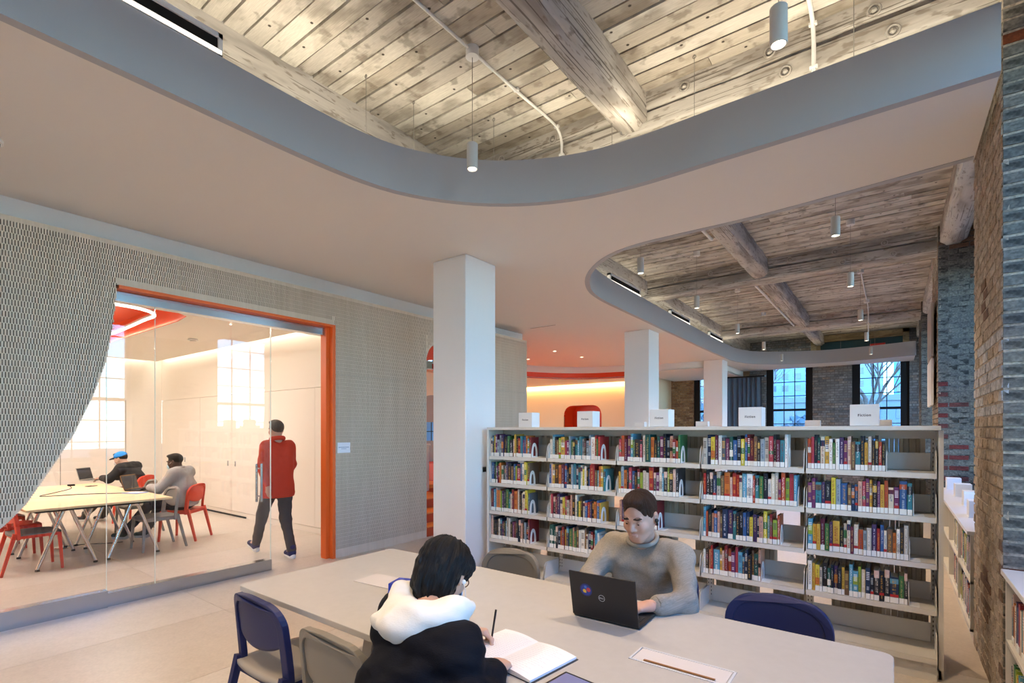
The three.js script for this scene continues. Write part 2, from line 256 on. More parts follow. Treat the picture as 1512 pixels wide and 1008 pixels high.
// ---------------------------------------------------------------- slotted wall (left), its opening, its arch
const WX = -5.72, WT = 3.38;
const sweep = [[.2, -.35], [.45, -.5], [.854, -.809], [.901, -.856], [1.036, -.964], [1.306, -1.111], [1.615, -1.272], [1.959, -1.404], [2.271, -1.496], [2.65, -1.552], [2.97, -1.577]];
function sweepY(z) { for (let i = 0; i < sweep.length - 1; i++) { const [y0, a] = sweep[i], [y1, b] = sweep[i + 1]; if (z <= a && z >= b) return y0 + (y1 - y0) * (z - a) / (b - a); } return z > sweep[0][1] ? 0 : 9; }
{
  const DT = 2.985, DZ = -3.84, AZ0 = -5.46, AZ1 = -6.75, AR = .33, AT = 3.02;
  const clear = (z) => {       // solid stretch of the wall at z
    if (z > -1.577) return [Math.max(.0, sweepY(z)), WT];
    if (z > DZ) return [DT, WT];
    if (z < AZ0 && z > AZ1) { const e = Math.min(AZ0 - z, z - AZ1); return [e < AR ? AT - AR + Math.sqrt(Math.max(0, AR * AR - (AR - e) ** 2)) : AT, WT]; }
    return [.06, WT];
  };
  const w = structGroup('wall_left', 'pale wooden wall cut all over with small staggered upright slots', 'wall');
  const pos = [], nor = [], uv = [], idx = [];
  const quad = (P, n, u) => { const k = pos.length / 3; for (let i = 0; i < 4; i++) { pos.push(...P[i]); nor.push(...n); uv.push(...u[i]); } idx.push(k, k + 1, k + 2, k, k + 2, k + 3); };
  const T = .022;
  const box = (za, zb, ya, yb, ends) => {      // za > zb; boards meet at 2.36 m
    if (ya < 2.357 && yb > 2.363) { box(za, zb, ya, 2.357, ends); box(za, zb, 2.363, yb, ends); return; }
    quad([[WX, ya, za], [WX, ya, zb], [WX, yb, zb], [WX, yb, za]], [1, 0, 0], [[za, ya], [zb, ya], [zb, yb], [za, yb]]);
    if (ends) { quad([[WX, yb, za], [WX, yb, zb], [WX - T, yb, zb], [WX - T, yb, za]], [0, 1, 0], [[za, yb], [zb, yb], [zb, yb], [za, yb]]); quad([[WX - T, ya, za], [WX - T, ya, zb], [WX, ya, zb], [WX, ya, za]], [0, -1, 0], [[za, ya], [zb, ya], [zb, ya], [za, ya]]); }
    else { quad([[WX - T, ya, za], [WX, ya, za], [WX, yb, za], [WX - T, yb, za]], [0, 0, 1], [[za, ya], [za, ya], [za, yb], [za, yb]]); quad([[WX, ya, zb], [WX - T, ya, zb], [WX - T, yb, zb], [WX, yb, zb]], [0, 0, -1], [[zb, ya], [zb, ya], [zb, yb], [zb, yb]]); }
  };
  const pitch = .00935, sw = .0066, rowH = .049; let col = 0;
  for (let z = -.32; z > -8.1; z -= pitch, col++) {
    let [lo, hi] = clear(z - pitch / 2); if (hi - lo < .05) continue;
    const solid = (ya, yb) => { if (yb - ya > .002) box(z, z - pitch, ya, yb, false); };
    const near = Math.abs(z - DZ) < .014 || Math.abs(z - AZ0) < .012 || z < -8.085;
    if (near) { solid(lo, Math.min(hi, 3.03)); if (z < -8.085) { solid(3.03, hi); continue; } lo = Math.max(lo, 3.03); }
    box(z, z - (pitch - sw), lo, hi, false);
    const e0 = lo + .02, e1 = hi - .03, zs = z - (pitch - sw), zt = z - pitch; let y = lo;
    for (let r = 0; r < 72; r++) { const y0 = r * rowH + .06, y1 = y0 + .045; if ((r + col) % 2 || y0 < e0 || y1 > e1) continue; box(zs, zt, y, y0, true); y = y1; }
    box(zs, zt, y, hi, true);
  }
  const g = new THREE.BufferGeometry(); g.setAttribute('position', new THREE.Float32BufferAttribute(pos, 3)); g.setAttribute('normal', new THREE.Float32BufferAttribute(nor, 3)); g.setAttribute('uv', new THREE.Float32BufferAttribute(uv, 2)); g.setIndex(idx);
  const face = part('slotted_facing', g, mSlot, w); face.userData.kind = 'stuff';
  // backing board with the same outline
  const yz = (pts, holes) => { const s = new THREE.Shape(pts.map(([y, z]) => new THREE.Vector2(-z, y))); for (const h of holes || []) s.holes.push(h); return s; };
  const sp = sweep.map(([y, z]) => [y, z]); 
  const outer = [[WT, 1.6], [0, 1.6], [0, -.25], ...sp.slice(0, -1), [DT, -1.577], [DT, DZ], [0, DZ], [0, AZ0], [AT - AR, AZ0]];
  for (let i = 1; i <= 8; i++) { const a = Math.PI / 2 * i / 8; outer.push([AT - AR + AR * Math.sin(a), AZ0 - AR + AR * Math.cos(a)]); }
  for (let i = 1; i <= 8; i++) { const a = Math.PI / 2 * (1 - i / 8); outer.push([AT - AR + AR * Math.sin(a), AZ1 + AR - AR * Math.cos(a)]); }
  outer.push([0, AZ1], [0, -8.1], [WT, -8.1]);
  const back = new THREE.ExtrudeGeometry(yz(outer), { depth: .1, bevelEnabled: false }).rotateY(Math.PI / 2).translate(WX - T - .101, 0, 0); part('backing_board', back, mSlotBack, w);
  part('end_return', bx(WX - .16, WX, 0, WT, -8.1, -8.13), mSlot, w);
  part('base_strip', merge([bx(WX - .02, WX + .002, 0, .06, DZ, AZ0), bx(WX - .02, WX + .002, 0, .06, AZ1, -8.1)]), mSlot, w);
  part('header_wall', bx(-6.02, WX - .1, WT, CY + .04, 5, -6.9), mBulkhead, w);
  part('upper_infill', bx(-6.05, -5.95, 3.02, CY, 5, -8.3), mPlaster, w);
  // orange lining of the wide opening
  const fr = structGroup('trim_1', 'bright orange painted lining of the meeting room opening', 'door frame');
  part('jamb', bx(-5.98, WX + .004, 0, DT, DZ + .012, DZ - .03), mFrame, fr); part('jamb_stop', bx(-5.9, -5.79, 0, DT - .02, DZ + .06, DZ + .012), mFrame, fr); part('head', bx(-5.98, WX + .004, DT - .03, DT, -1.59, DZ), mFrame, fr);
  const ar = structGroup('trim_2', 'orange rounded lining of the narrow arch by the column', 'arch lining');
  const rim = []; for (const [y, z] of [[0, AZ0], [AT - AR, AZ0]]) rim.push([y, z]); for (let i = 1; i <= 10; i++) { const a = Math.PI / 2 * i / 10; rim.push([AT - AR + AR * Math.sin(a), AZ0 - AR + AR * Math.cos(a)]); } for (let i = 0; i <= 10; i++) { const a = Math.PI / 2 * (1 - i / 10); rim.push([AT - AR + AR * Math.sin(a), AZ1 + AR - AR * Math.cos(a)]); } rim.push([0, AZ1]);
  const rp = [], ri = []; rim.forEach(([y, z]) => rp.push(WX - .002, y, z, -6.15, y, z)); for (let i = 0; i < rim.length - 1; i++) ri.push(i * 2, i * 2 + 1, i * 2 + 2, i * 2 + 2, i * 2 + 1, i * 2 + 3); const rg = new THREE.BufferGeometry(); rg.setAttribute('position', new THREE.Float32BufferAttribute(rp, 3)); rg.setIndex(ri); rg.computeVertexNormals();
  part('lining', rg, mOrange, ar);
  // glass screen of the meeting room
  const gl = structGroup('window_1', 'frameless glass screen of the meeting room on a steel sill', 'glass screen');
  part('fixed_pane', bx(-5.875, -5.863, .13, 2.86, 1.5, -1.535), mGlass, gl); part('pane', bx(-5.885, -5.873, .1, 2.86, -1.54, -1.925), mGlass, gl); part('pane', bx(-5.885, -5.873, .1, 2.86, -1.93, -2.66), mGlass, gl); part('sliding_door', bx(-5.868, -5.856, .1, 2.86, -2.64, -3.1), mGlass, gl);
  for (const z of [-1.5375, -1.9275, -3.101]) part('glass_edge', bx(-5.884, -5.864, .1, 2.86, z + .0012, z - .0012), mGlassEdge, gl);
  part('sill', bx(-5.93, -5.83, 0, .155, 1.5, -1.538), mSteel, gl); part('sill', bx(-5.95, -5.85, 0, .125, -1.54, -3.104), mSteel, gl);
  part('head_track', bx(-5.95, -5.83, 2.86, 2.95, 1.5, DZ), mSteel, gl);
  const h = part('pull_handle', merge([cyl(.014, .014, .44, -5.815, 1.04, -2.965), cyl(.014, .014, .44, -5.93, 1.03, -2.965), rod(V3(-5.93, 1.2, -2.965), V3(-5.815, 1.2, -2.965), .008), rod(V3(-5.93, .88, -2.965), V3(-5.815, .88, -2.965), .008)]), mSteel, gl); void h;
  const pl = thing('notice_plate', 'small white door sign on the slotted wall beside the orange jamb', 'sign', [WX + .006, 1.415, -3.99]);
  part('plate', rbox(.01, .135, .19, .003), std(0xe9ecf6, .5), pl);
  part('print', new THREE.PlaneGeometry(.18, .125).rotateY(Math.PI / 2).translate(.0056, 0, 0), std(0xffffff, .5, { map: ctex(256, 180, (c) => { c.fillStyle = '#eef0fa'; c.fillRect(0, 0, 256, 180); c.fillStyle = '#8391b4'; for (let i = 0; i < 13; i++) c.fillRect(16 + i * 17, 74, 12, 15); for (let i = 0; i < 6; i++) c.fillRect(74 + i * 18, 104, 12, 12); }) }), pl);
}
// ---------------------------------------------------------------- brickwork
const brickFn = (pal, mort, W = 8, Hh = 24) => (u, v, c) => {
  const r = Math.floor(v * Hh), uu = u * W + (r % 2) * .5, k = Math.floor(uu), fx = uu - k, fy = v * Hh - r;
  const s = lat[(((k % W) + W) % W * 57 + r * 911) & 65535], n = fbm(u, v, 48, 48, 4), n2 = fbm(u, v, 6, 6, 4);
  const i = s * (pal.length - 1), a = Math.floor(i); mixc(c, pal[a], pal[Math.min(a + 1, pal.length - 1)], i - a);
  const f = .72 + n * .56; c[0] *= f; c[1] *= f; c[2] *= f; mixc(c, [...c], pal[0], sstep(.45, .7, n2) * .5);
  if (Math.min(fx, 1 - fx) < .03 + n * .02 || Math.min(fy, 1 - fy) < .07 + n * .05) mixc(c, [...c], mort, .7);
};
const GREYB = [[120, 122, 124], [146, 147, 146], [104, 106, 110], [158, 152, 144], [128, 112, 102]], TANB = [[150, 112, 78], [172, 134, 96], [128, 92, 66], [188, 156, 118], [120, 84, 64]];
const mBrickGrey = std(0xffffff, .9, { map: dtex(768, 768, brickFn(GREYB, [96, 94, 92]), [.58, .58]) });
const mBrickTan = std(0xffffff, .9, { map: dtex(768, 768, brickFn(TANB, [140, 124, 104]), [.58, .58]) });
const blotch = dtex(512, 512, (u, v, c) => { const n = fbm(u, v, 10, 10, 5), k = fbm(u, v, 60, 60, 3); const f = 150 + n * 130 * .7 + (k - .5) * 80; c[0] = c[1] = c[2] = f; }, [1.7, 1.7]);
const bump2 = dtex(512, 512, (u, v, c) => { c[0] = c[1] = c[2] = fbm(u, v, 20, 20, 5) * 255; }, [1.7, 1.7], false);
const stain = dtex(512, 512, (u, v, c) => { const n = fbm(u, v, 7, 9, 5), k = fbm(u, v, 50, 60, 3), s = sstep(.55, .72, n); const f = 215 - s * 95 + (k - .5) * 110; c[0] = f; c[1] = f * 1.0; c[2] = f * .98; }, [1.3, 1.3]);
const paintedMat = (hex) => std(hex, .9, { map: stain, bumpMap: bump2, bumpScale: .005 });
const brickMat = (hex) => std(hex, .9, { map: blotch, bumpMap: bump2, bumpScale: .006 });
const mb = { grey: [0x87827b, 0x807b75, 0x8c867e, 0x797570].map(paintedMat), tan: [0xdccab4, 0xd6c2aa, 0xe0d0bc, 0xd0baa0, 0xdac6b0].map(brickMat), white: [0xe9e9ec, 0xdcdde2].map(brickMat), red: [0x8a3a36, 0x7e4540].map(brickMat), rust: [0xa0532c, 0x8a4526].map(brickMat), dark: [0x9c7e68, 0x8d6c58].map(brickMat) };
const mMortar = paintedMat(0x7a7672), mMortarTan = brickMat(0xd8c6b0);
function brickGeo(L, H, D, k) {       // one worn brick, its corners knocked off
  const g = new THREE.BoxGeometry(L, H, D, 2, 1, 1), p = g.attributes.position, u = g.attributes.uv;
  for (let i = 0; i < p.count; i++) { const a = p.getX(i), b = p.getY(i), c = p.getZ(i), n = vn(a * 31 + k * 7.7 + 40, b * 57 + c * 41 + k * 3.1 + 40, 999, 999) - .5; if (c > 0) p.setXYZ(i, a * (1 - .03 - .02 * n), b * (1 - .1 - .1 * n), c + n * .006); u.setXY(i, a + k * .37, b + k * .61 + c); }
  g.computeVertexNormals(); return g;
}
const brickVar = [0, 1, 2, 3, 4].map((k) => brickGeo(.206, .062, .03, k)), halfVar = [0, 1].map((k) => brickGeo(.1, .062, .03, k + 9));
function brickFace(parent, origin, along, out, width, height, colour, asParts) {      // running bond on a flat face
  const merged = new Map(), m4 = new THREE.Matrix4().makeBasis(V3(0, 1, 0).cross(out), V3(0, 1, 0), out), put = [];
  for (let r = 0, y = .04; y < height; r++, y += .0722) {
    for (let s = (r % 2 ? -.1 : 0); s < width - .03; s += .216) {
      const a = Math.max(0, s), b = Math.min(width, s + .206), L = b - a; if (L < .05) continue;
      const half = L < .15, geo = half ? halfVar[(r + 1) % 2] : pick(brickVar), mat = colour((a + b) / 2, y);
      const P = origin.clone().addScaledVector(along, (a + b) / 2).addScaledVector(out, -.0125 + rr(-.0025, .003)); P.y = y;
      put.push([geo, mat, P, L / (half ? .1 : .206)]);
    }
  }
  put.forEach(([geo, mat, P, sc], i) => {
    if (i < asParts) { const m = part('brick', geo, mat, parent); m.quaternion.setFromRotationMatrix(m4); m.position.copy(P); m.scale.x = sc; return; }
    const g = geo.clone().scale(sc, 1, 1).applyMatrix4(m4).translate(P.x, P.y, P.z); if (!merged.has(mat)) merged.set(mat, []); merged.get(mat).push(g);
  });
  for (const [mat, list] of merged) { const m = part('brickwork', merge(list), mat, parent); m.userData.kind = 'stuff'; }
}
const PX = .5;
{
  const c1 = (s, y) => { if (y > 1.72 && y < 2.25 && vn(s * 9 + 3, y * 9, 99, 99) > .42) return pick(mb.white); if (vn(s * 3, y * 2 + 9, 99, 99) > .8) return pick(mb.dark); return pick(mb.tan); };  // noise turns some bricks white within one band of height
  const c1b = (s, y) => { if (s < .07 && vn(1, y * 6, 99, 99) > .78) return pick(mb.rust); return pick(mb.grey); };
  const p1 = structGroup('brick_pier', 'raw tan brick window pier beside the aisle, patches of white bricks', 'pier');
  part('core', bx(PX + .003, 1.15, 0, PY, -4.003, -5.25), mMortarTan, p1);
  brickFace(p1, V3(PX, 0, -4.0), V3(0, 0, -1), V3(-1, 0, 0), 1.25, PY, c1, 300);
  brickFace(p1, V3(PX, 0, -4.0), V3(1, 0, 0), V3(0, 0, 1), .6, PY, c1b, 0);
  const p2 = structGroup('brick_pier', 'grey painted brick pier with streaks of old red paint', 'pier');
  part('core', bx(PX + .003, 1.15, 0, PY, -9.203, -10.45), mMortar, p2);
  const c2 = (s, y) => { if (s > .03 && s < .08 && y < 2.55 && y > .9 && vn(s * 12, y * 5, 99, 99) > .3) return pick(mb.red); if (s > .2 && s < .28 && y < 2.1 && vn(s * 12 + 5, y * 5, 99, 99) > .42) return pick(mb.red); if (y > 3.7 && vn(s * 4, y * 4, 99, 99) > .4) return pick(mb.dark); return pick(mb.grey); };
  brickFace(p2, V3(PX, 0, -9.2), V3(1, 0, 0), V3(0, 0, 1), .6, PY, c2, 0);
  brickFace(p2, V3(PX, 0, -9.2), V3(0, 0, -1), V3(-1, 0, 0), 1.25, PY, () => pick(mb.tan), 0);
  const p3 = structGroup('brick_pier', 'farthest grey brick pier next to the end windows', 'pier');
  part('core', bx(PX + .006, 1.15, 0, PY, -14.406, -15.65), mMortar, p3);
  brickFace(p3, V3(PX, 0, -14.4), V3(1, 0, 0), V3(0, 0, 1), .6, PY, () => pick(mb.grey), 0);
  brickFace(p3, V3(PX, 0, -14.4), V3(0, 0, -1), V3(-1, 0, 0), 1.25, PY, () => pick(mb.grey), 0);
  const p0 = structGroup('brick_pier', 'grey brick pier behind the viewer', 'pier'); part('core', bx(PX, 1.15, 0, PY, 1.2, -.05), mBrickGrey, p0);
  for (const [y0, y1, hex, nm] of [[2.7, 3.46, 0xb3aeaa, 'upper, duller white board hung on the grey brick pier'], [2.0, 2.67, 0xf4f6f8, 'lower, brighter white board hung on the grey brick pier']]) { const b = thing('wall_board', nm, 'board', [PX - .05, y0, -9.9]); part('panel', rbox(.03, y1 - y0, 1.0, .004, 0, (y1 - y0) / 2, 0), std(hex, .6), b); part('batten', bx(.016, .05, .1, y1 - y0 - .1, -.03, .03), mb.dark[0], b); }
}
// ---------------------------------------------------------------- windows
function windowUnit(id, label, axis, plane, a0, a1, y0, y1, fw, rail, rowH) {      // axis 'x': spans x on a plane z; 'z': spans z on a plane x
  const w = structGroup('window_' + id, label, 'window');
  const B = (s0, s1, ya, yb, d0, d1) => axis === 'x' ? bx(s0, s1, ya, yb, plane + d0, plane + d1) : bx(plane + d0, plane + d1, ya, yb, s0, s1);
  const lo = Math.min(a0, a1), hi = Math.max(a0, a1);
  part('frame', merge([B(lo, lo + fw, y0, y1, -.06, .06), B(hi - fw, hi, y0, y1, -.06, .06), B(lo, hi, y0, y0 + .09, -.06, .06), B(lo, hi, y1 - .09, y1, -.06, .06)]), mBlackMetal, w);
  part('meeting_rail', B(lo + fw, hi - fw, rail - .035, rail + .035, -.045, .045), mBlackMetal, w);
  const ys = [y0 + .09]; for (let y = rail - rowH; y > y0 + .2; y -= rowH) ys.splice(1, 0, y); ys.push(rail); for (let y = rail + rowH; y < y1 - .2; y += rowH) ys.push(y); ys.push(y1 - .09);
  const n = 3, W = (hi - lo - 2 * fw) / n;
  for (let i = 1; i < n; i++) part('muntin', B(lo + fw + W * i - .011, lo + fw + W * i + .011, y0 + .09, y1 - .09, -.02, .02), mBlackMetal, w);
  for (const y of ys.slice(1, -1)) if (y !== rail) part('muntin', B(lo + fw, hi - fw, y - .011, y + .011, -.02, .02), mBlackMetal, w);
  for (let i = 0; i < n; i++) for (let k = 0; k < ys.length - 1; k++) part('pane', B(lo + fw + W * i + .008, lo + fw + W * (i + 1) - .008, ys[k] + .008, ys[k + 1] - .008, -.003, .003), mWinGlass, w);
}
{
  const wr = structGroup('wall_right', 'old brick wall with tall steel windows along the right side', 'wall');
  const spans = [[4.9, 3.45], [2.75, 1.35], [-.2, -1.65], [-2.35, -3.8], [-5.4, -6.85], [-7.55, -9.0], [-10.6, -12.05], [-12.75, -14.2], [-15.8, -17.2]];
  const y0 = 1.0, y1 = 3.95; let z = 5.2; const bits = [bx(1.1, 1.5, 0, y0, 5.2, -18.4), bx(1.1, 1.5, y1, PY + .1, 5.2, -18.4)];
  for (const [a, b] of spans) { bits.push(bx(1.1, 1.5, y0, y1, z, a)); z = b; } bits.push(bx(1.1, 1.5, y0, y1, z, -18.4));
  part('masonry', merge(bits), mBrickGrey, wr);
  spans.forEach(([a, b], i) => windowUnit(10 + i, 'tall black steel window in the right brick wall, ' + ord[i] + ' counted from the room end behind the table', 'z', 1.3, a, b, y0, y1, .06, 2.28, .44));
  const wb = structGroup('wall_back', 'old painted brick end wall with steel windows', 'wall');
  const xs = [[-8.0, -6.55], [-5.57, -4.12], [-3.27, -1.97], [-.97, .37]]; let x = -14; const grey = [], tan = [];
  tan.push(bx(-14, xs[0][0], .9, 3.8, -18, -18.4)); tan.push(bx(xs[0][1], xs[1][0], .9, 3.8, -18, -18.4)); tan.push(bx(xs[1][1], -3.75, .9, 3.8, -18, -18.4)); grey.push(bx(-3.75, xs[2][0], .9, 3.8, -18, -18.4), bx(xs[2][1], xs[3][0], .9, 3.8, -18, -18.4), bx(xs[3][1], 1.5, .9, 3.8, -18, -18.4)); grey.push(bx(-14, 1.5, 0, .9, -18, -18.4), bx(-14, 1.5, 3.8, PY + .1, -18, -18.4)); void x;
  part('grey_brickwork', merge(grey), mBrickGrey, wb); part('tan_brickwork', merge(tan), mBrickTan, wb);
  ['left of the third column', 'behind the curtain and third column', 'beside the grey curtain', 'in the corner by the brick piers'].forEach((t, i) => windowUnit(2 + i, 'black steel window in the end wall, ' + t, 'x', -18.15, xs[i][0], xs[i][1], .9, 3.8, .2, 2.27, .44));
  const wf = struct('wall_front', bx(-14, 1.5, 0, PY + .1, 5.2, 5.5), mPlaster, 'plain white wall behind the viewer', 'wall'); void wf;
  // clerestory over the far soffit
  const cl = structGroup('window_6', 'wide wood-framed clerestory above the far plaster rim', 'window');
  const tm = std(0xd9c79e, .8, { map: timberMap }); const F = (a, b, c, d) => bx(a, b, c, d, -17.84, -17.98);
  part('frame', merge([F(-2.0, -1.86, 3.95, 4.46), F(.22, .36, 3.95, 4.46), F(-2.0, .36, 4.36, 4.46), F(-2.0, .36, 3.9, 3.98)]), tm, cl); part('inner_frame', merge([bx(-1.86, -1.76, 3.98, 4.36, -17.9, -17.98), bx(-1.86, .22, 4.28, 4.36, -17.9, -17.98)]), tm, cl); part('pane', bx(-1.86, .22, 3.98, 4.36, -17.985, -17.995), std(0x2c4a52, .15), cl);
  const cb = thing('red_box', 'small bright red box on the ledge of the clerestory', 'box', [-.35, 3.94, -17.7]); part('body', rbox(.34, .12, .14, .01, 0, .06, 0), std(0xb8221a, .5), cb); part('lid', rbox(.36, .03, .16, .008, 0, .125, 0), std(0xa01c16, .5), cb);
}
// ---------------------------------------------------------------- curtain
{
  const t = thing('curtain', 'long blue-grey curtain hanging in folds before the end window', 'curtain', [0, 0, 0]);
  const path = []; for (let i = 0; i <= 160; i++) { const s = i / 160, x = -4.75 + 1.42 * s, fold = Math.sin(s * 62 + Math.sin(s * 9) * 1.2) * .045; path.push([x, -17.35 - .25 * Math.sin(s * Math.PI * .5) + fold]); }
  part('fabric', strip(path, .03, 3.31, .004), std(0x5b6c80, .95), t); part('rail', bx(-4.85, -3.2, 3.31, 3.345, -17.4, -17.6), mBlackMetal, t);
}
// ---------------------------------------------------------------- outside
{
  const st = struct('street', bx(-90, 60, -.9, -.5, 30, -140), std(0x6f7276, .9), 'asphalt street outside the windows', 'ground'); void st;
  const mk = (x, z, w, d, h, hex, label, floors, cols) => {
    const b = thing('building', label, 'building', [x, -.5, z]); part('walls', bx(-w / 2, w / 2, 0, h, -d / 2, d / 2), std(hex, .8), b); part('cornice', bx(-w / 2 - .3, w / 2 + .3, h, h + .6, -d / 2 - .3, d / 2 + .3), std(hex, .8), b);
    const win = std(0x39536b, .2); for (let f = 0; f < floors; f++) for (let c = 0; c < cols; c++) part('window', bx(-w / 2 + w * (c + .25) / cols, -w / 2 + w * (c + .75) / cols, h * (f + .25) / floors, h * (f + .75) / floors, d / 2, d / 2 + .06), win, b);
  };
  mk(-6, -118, 9, 9, 33, 0x7f9ab0, 'tall pale office tower seen through the end window by the curtain', 14, 4);
  mk(-15, -110, 8, 8, 26, 0x6f8aa3, 'shorter grey-blue tower left of the pale office tower', 12, 4);
  mk(2.6, -120, 5, 8, 17, 0x5b8ea8, 'slim teal block behind the bare tree', 8, 3);
  mk(-3, -70, 26, 8, 5.2, 0x66727e, 'long low grey house row across the street', 2, 10);
  mk(-32, -80, 22, 10, 12, 0x9a8f88, 'brown-grey warehouse far left beyond the street', 4, 8);
  mk(24, -78, 18, 10, 8, 0x9aa3ab, 'pale corner house to the right beyond the bare tree', 3, 7);
  const bark = std(0x5d5048, .9);
  const tree = (x, z, h, label, seed) => {
    const t = thing('bare_tree', label, 'tree', [x, -.5, z], 0, 'bare street trees'); const list = []; let s = seed; const R = () => { s = (s * 16807) % 2147483647; return s / 2147483647; };
    const grow = (p, d, l, r, lev) => { const q = p.clone().addScaledVector(d, l); list.push(rod(p, q, r, lev > 1 ? 5 : 4, r * .68)); if (!lev) return; const n = lev > 2 ? 4 : 3; for (let i = 0; i < n; i++) { const a = R() * 6.28, k = .35 + R() * .5; const e = d.clone().add(V3(Math.cos(a) * k, .12 + R() * .2, Math.sin(a) * k)).normalize(); grow(p.clone().addScaledVector(d, l * (.45 + .55 * (i + 1) / n)), e, l * (.55 + R() * .2), r * .55, lev - 1); } };
    grow(V3(0, 0, 0), V3(0, 1, 0), h * .42, h * .017, 4); part('branches', merge(list), bark, t);
  };
  tree(-1.0, -28, 8.5, 'bare winter tree outside the corner window', 77); tree(-6.8, -32, 7.5, 'bare winter tree outside the window by the curtain', 4221); tree(9, -14, 8, 'bare winter tree outside the right-hand windows', 991);
  const bush = std(0x5f7480, .9); for (const [x, z, r, nm] of [[-10.6, -27, 2.1, 'rounded grey-green shrub outside the window by the curtain'], [-3.6, -33, 1.6, 'smaller grey-green shrub beside the rounded shrub'], [-12, -36, 2.3, 'broad shrub near the far-left end window']]) {
    const t = thing('shrub', nm, 'shrub', [x, -.5, z]); const list = []; for (let i = 0; i < 260; i++) { const a = rnd() * 6.28, b = Math.acos(1 - rnd() * 1.1), q = r * rr(.75, 1.05); const l = new THREE.TetrahedronGeometry(.22).rotateX(rnd() * 6).rotateY(rnd() * 6).translate(Math.cos(a) * Math.sin(b) * q, r * .9 + Math.cos(b) * q, Math.sin(a) * Math.sin(b) * q); list.push(l); } const f = part('foliage', merge(list), bush, t); f.userData.kind = 'stuff'; part('stem', cyl(.1, .14, r, 0, r / 2, 0), bark, t);
  }
}
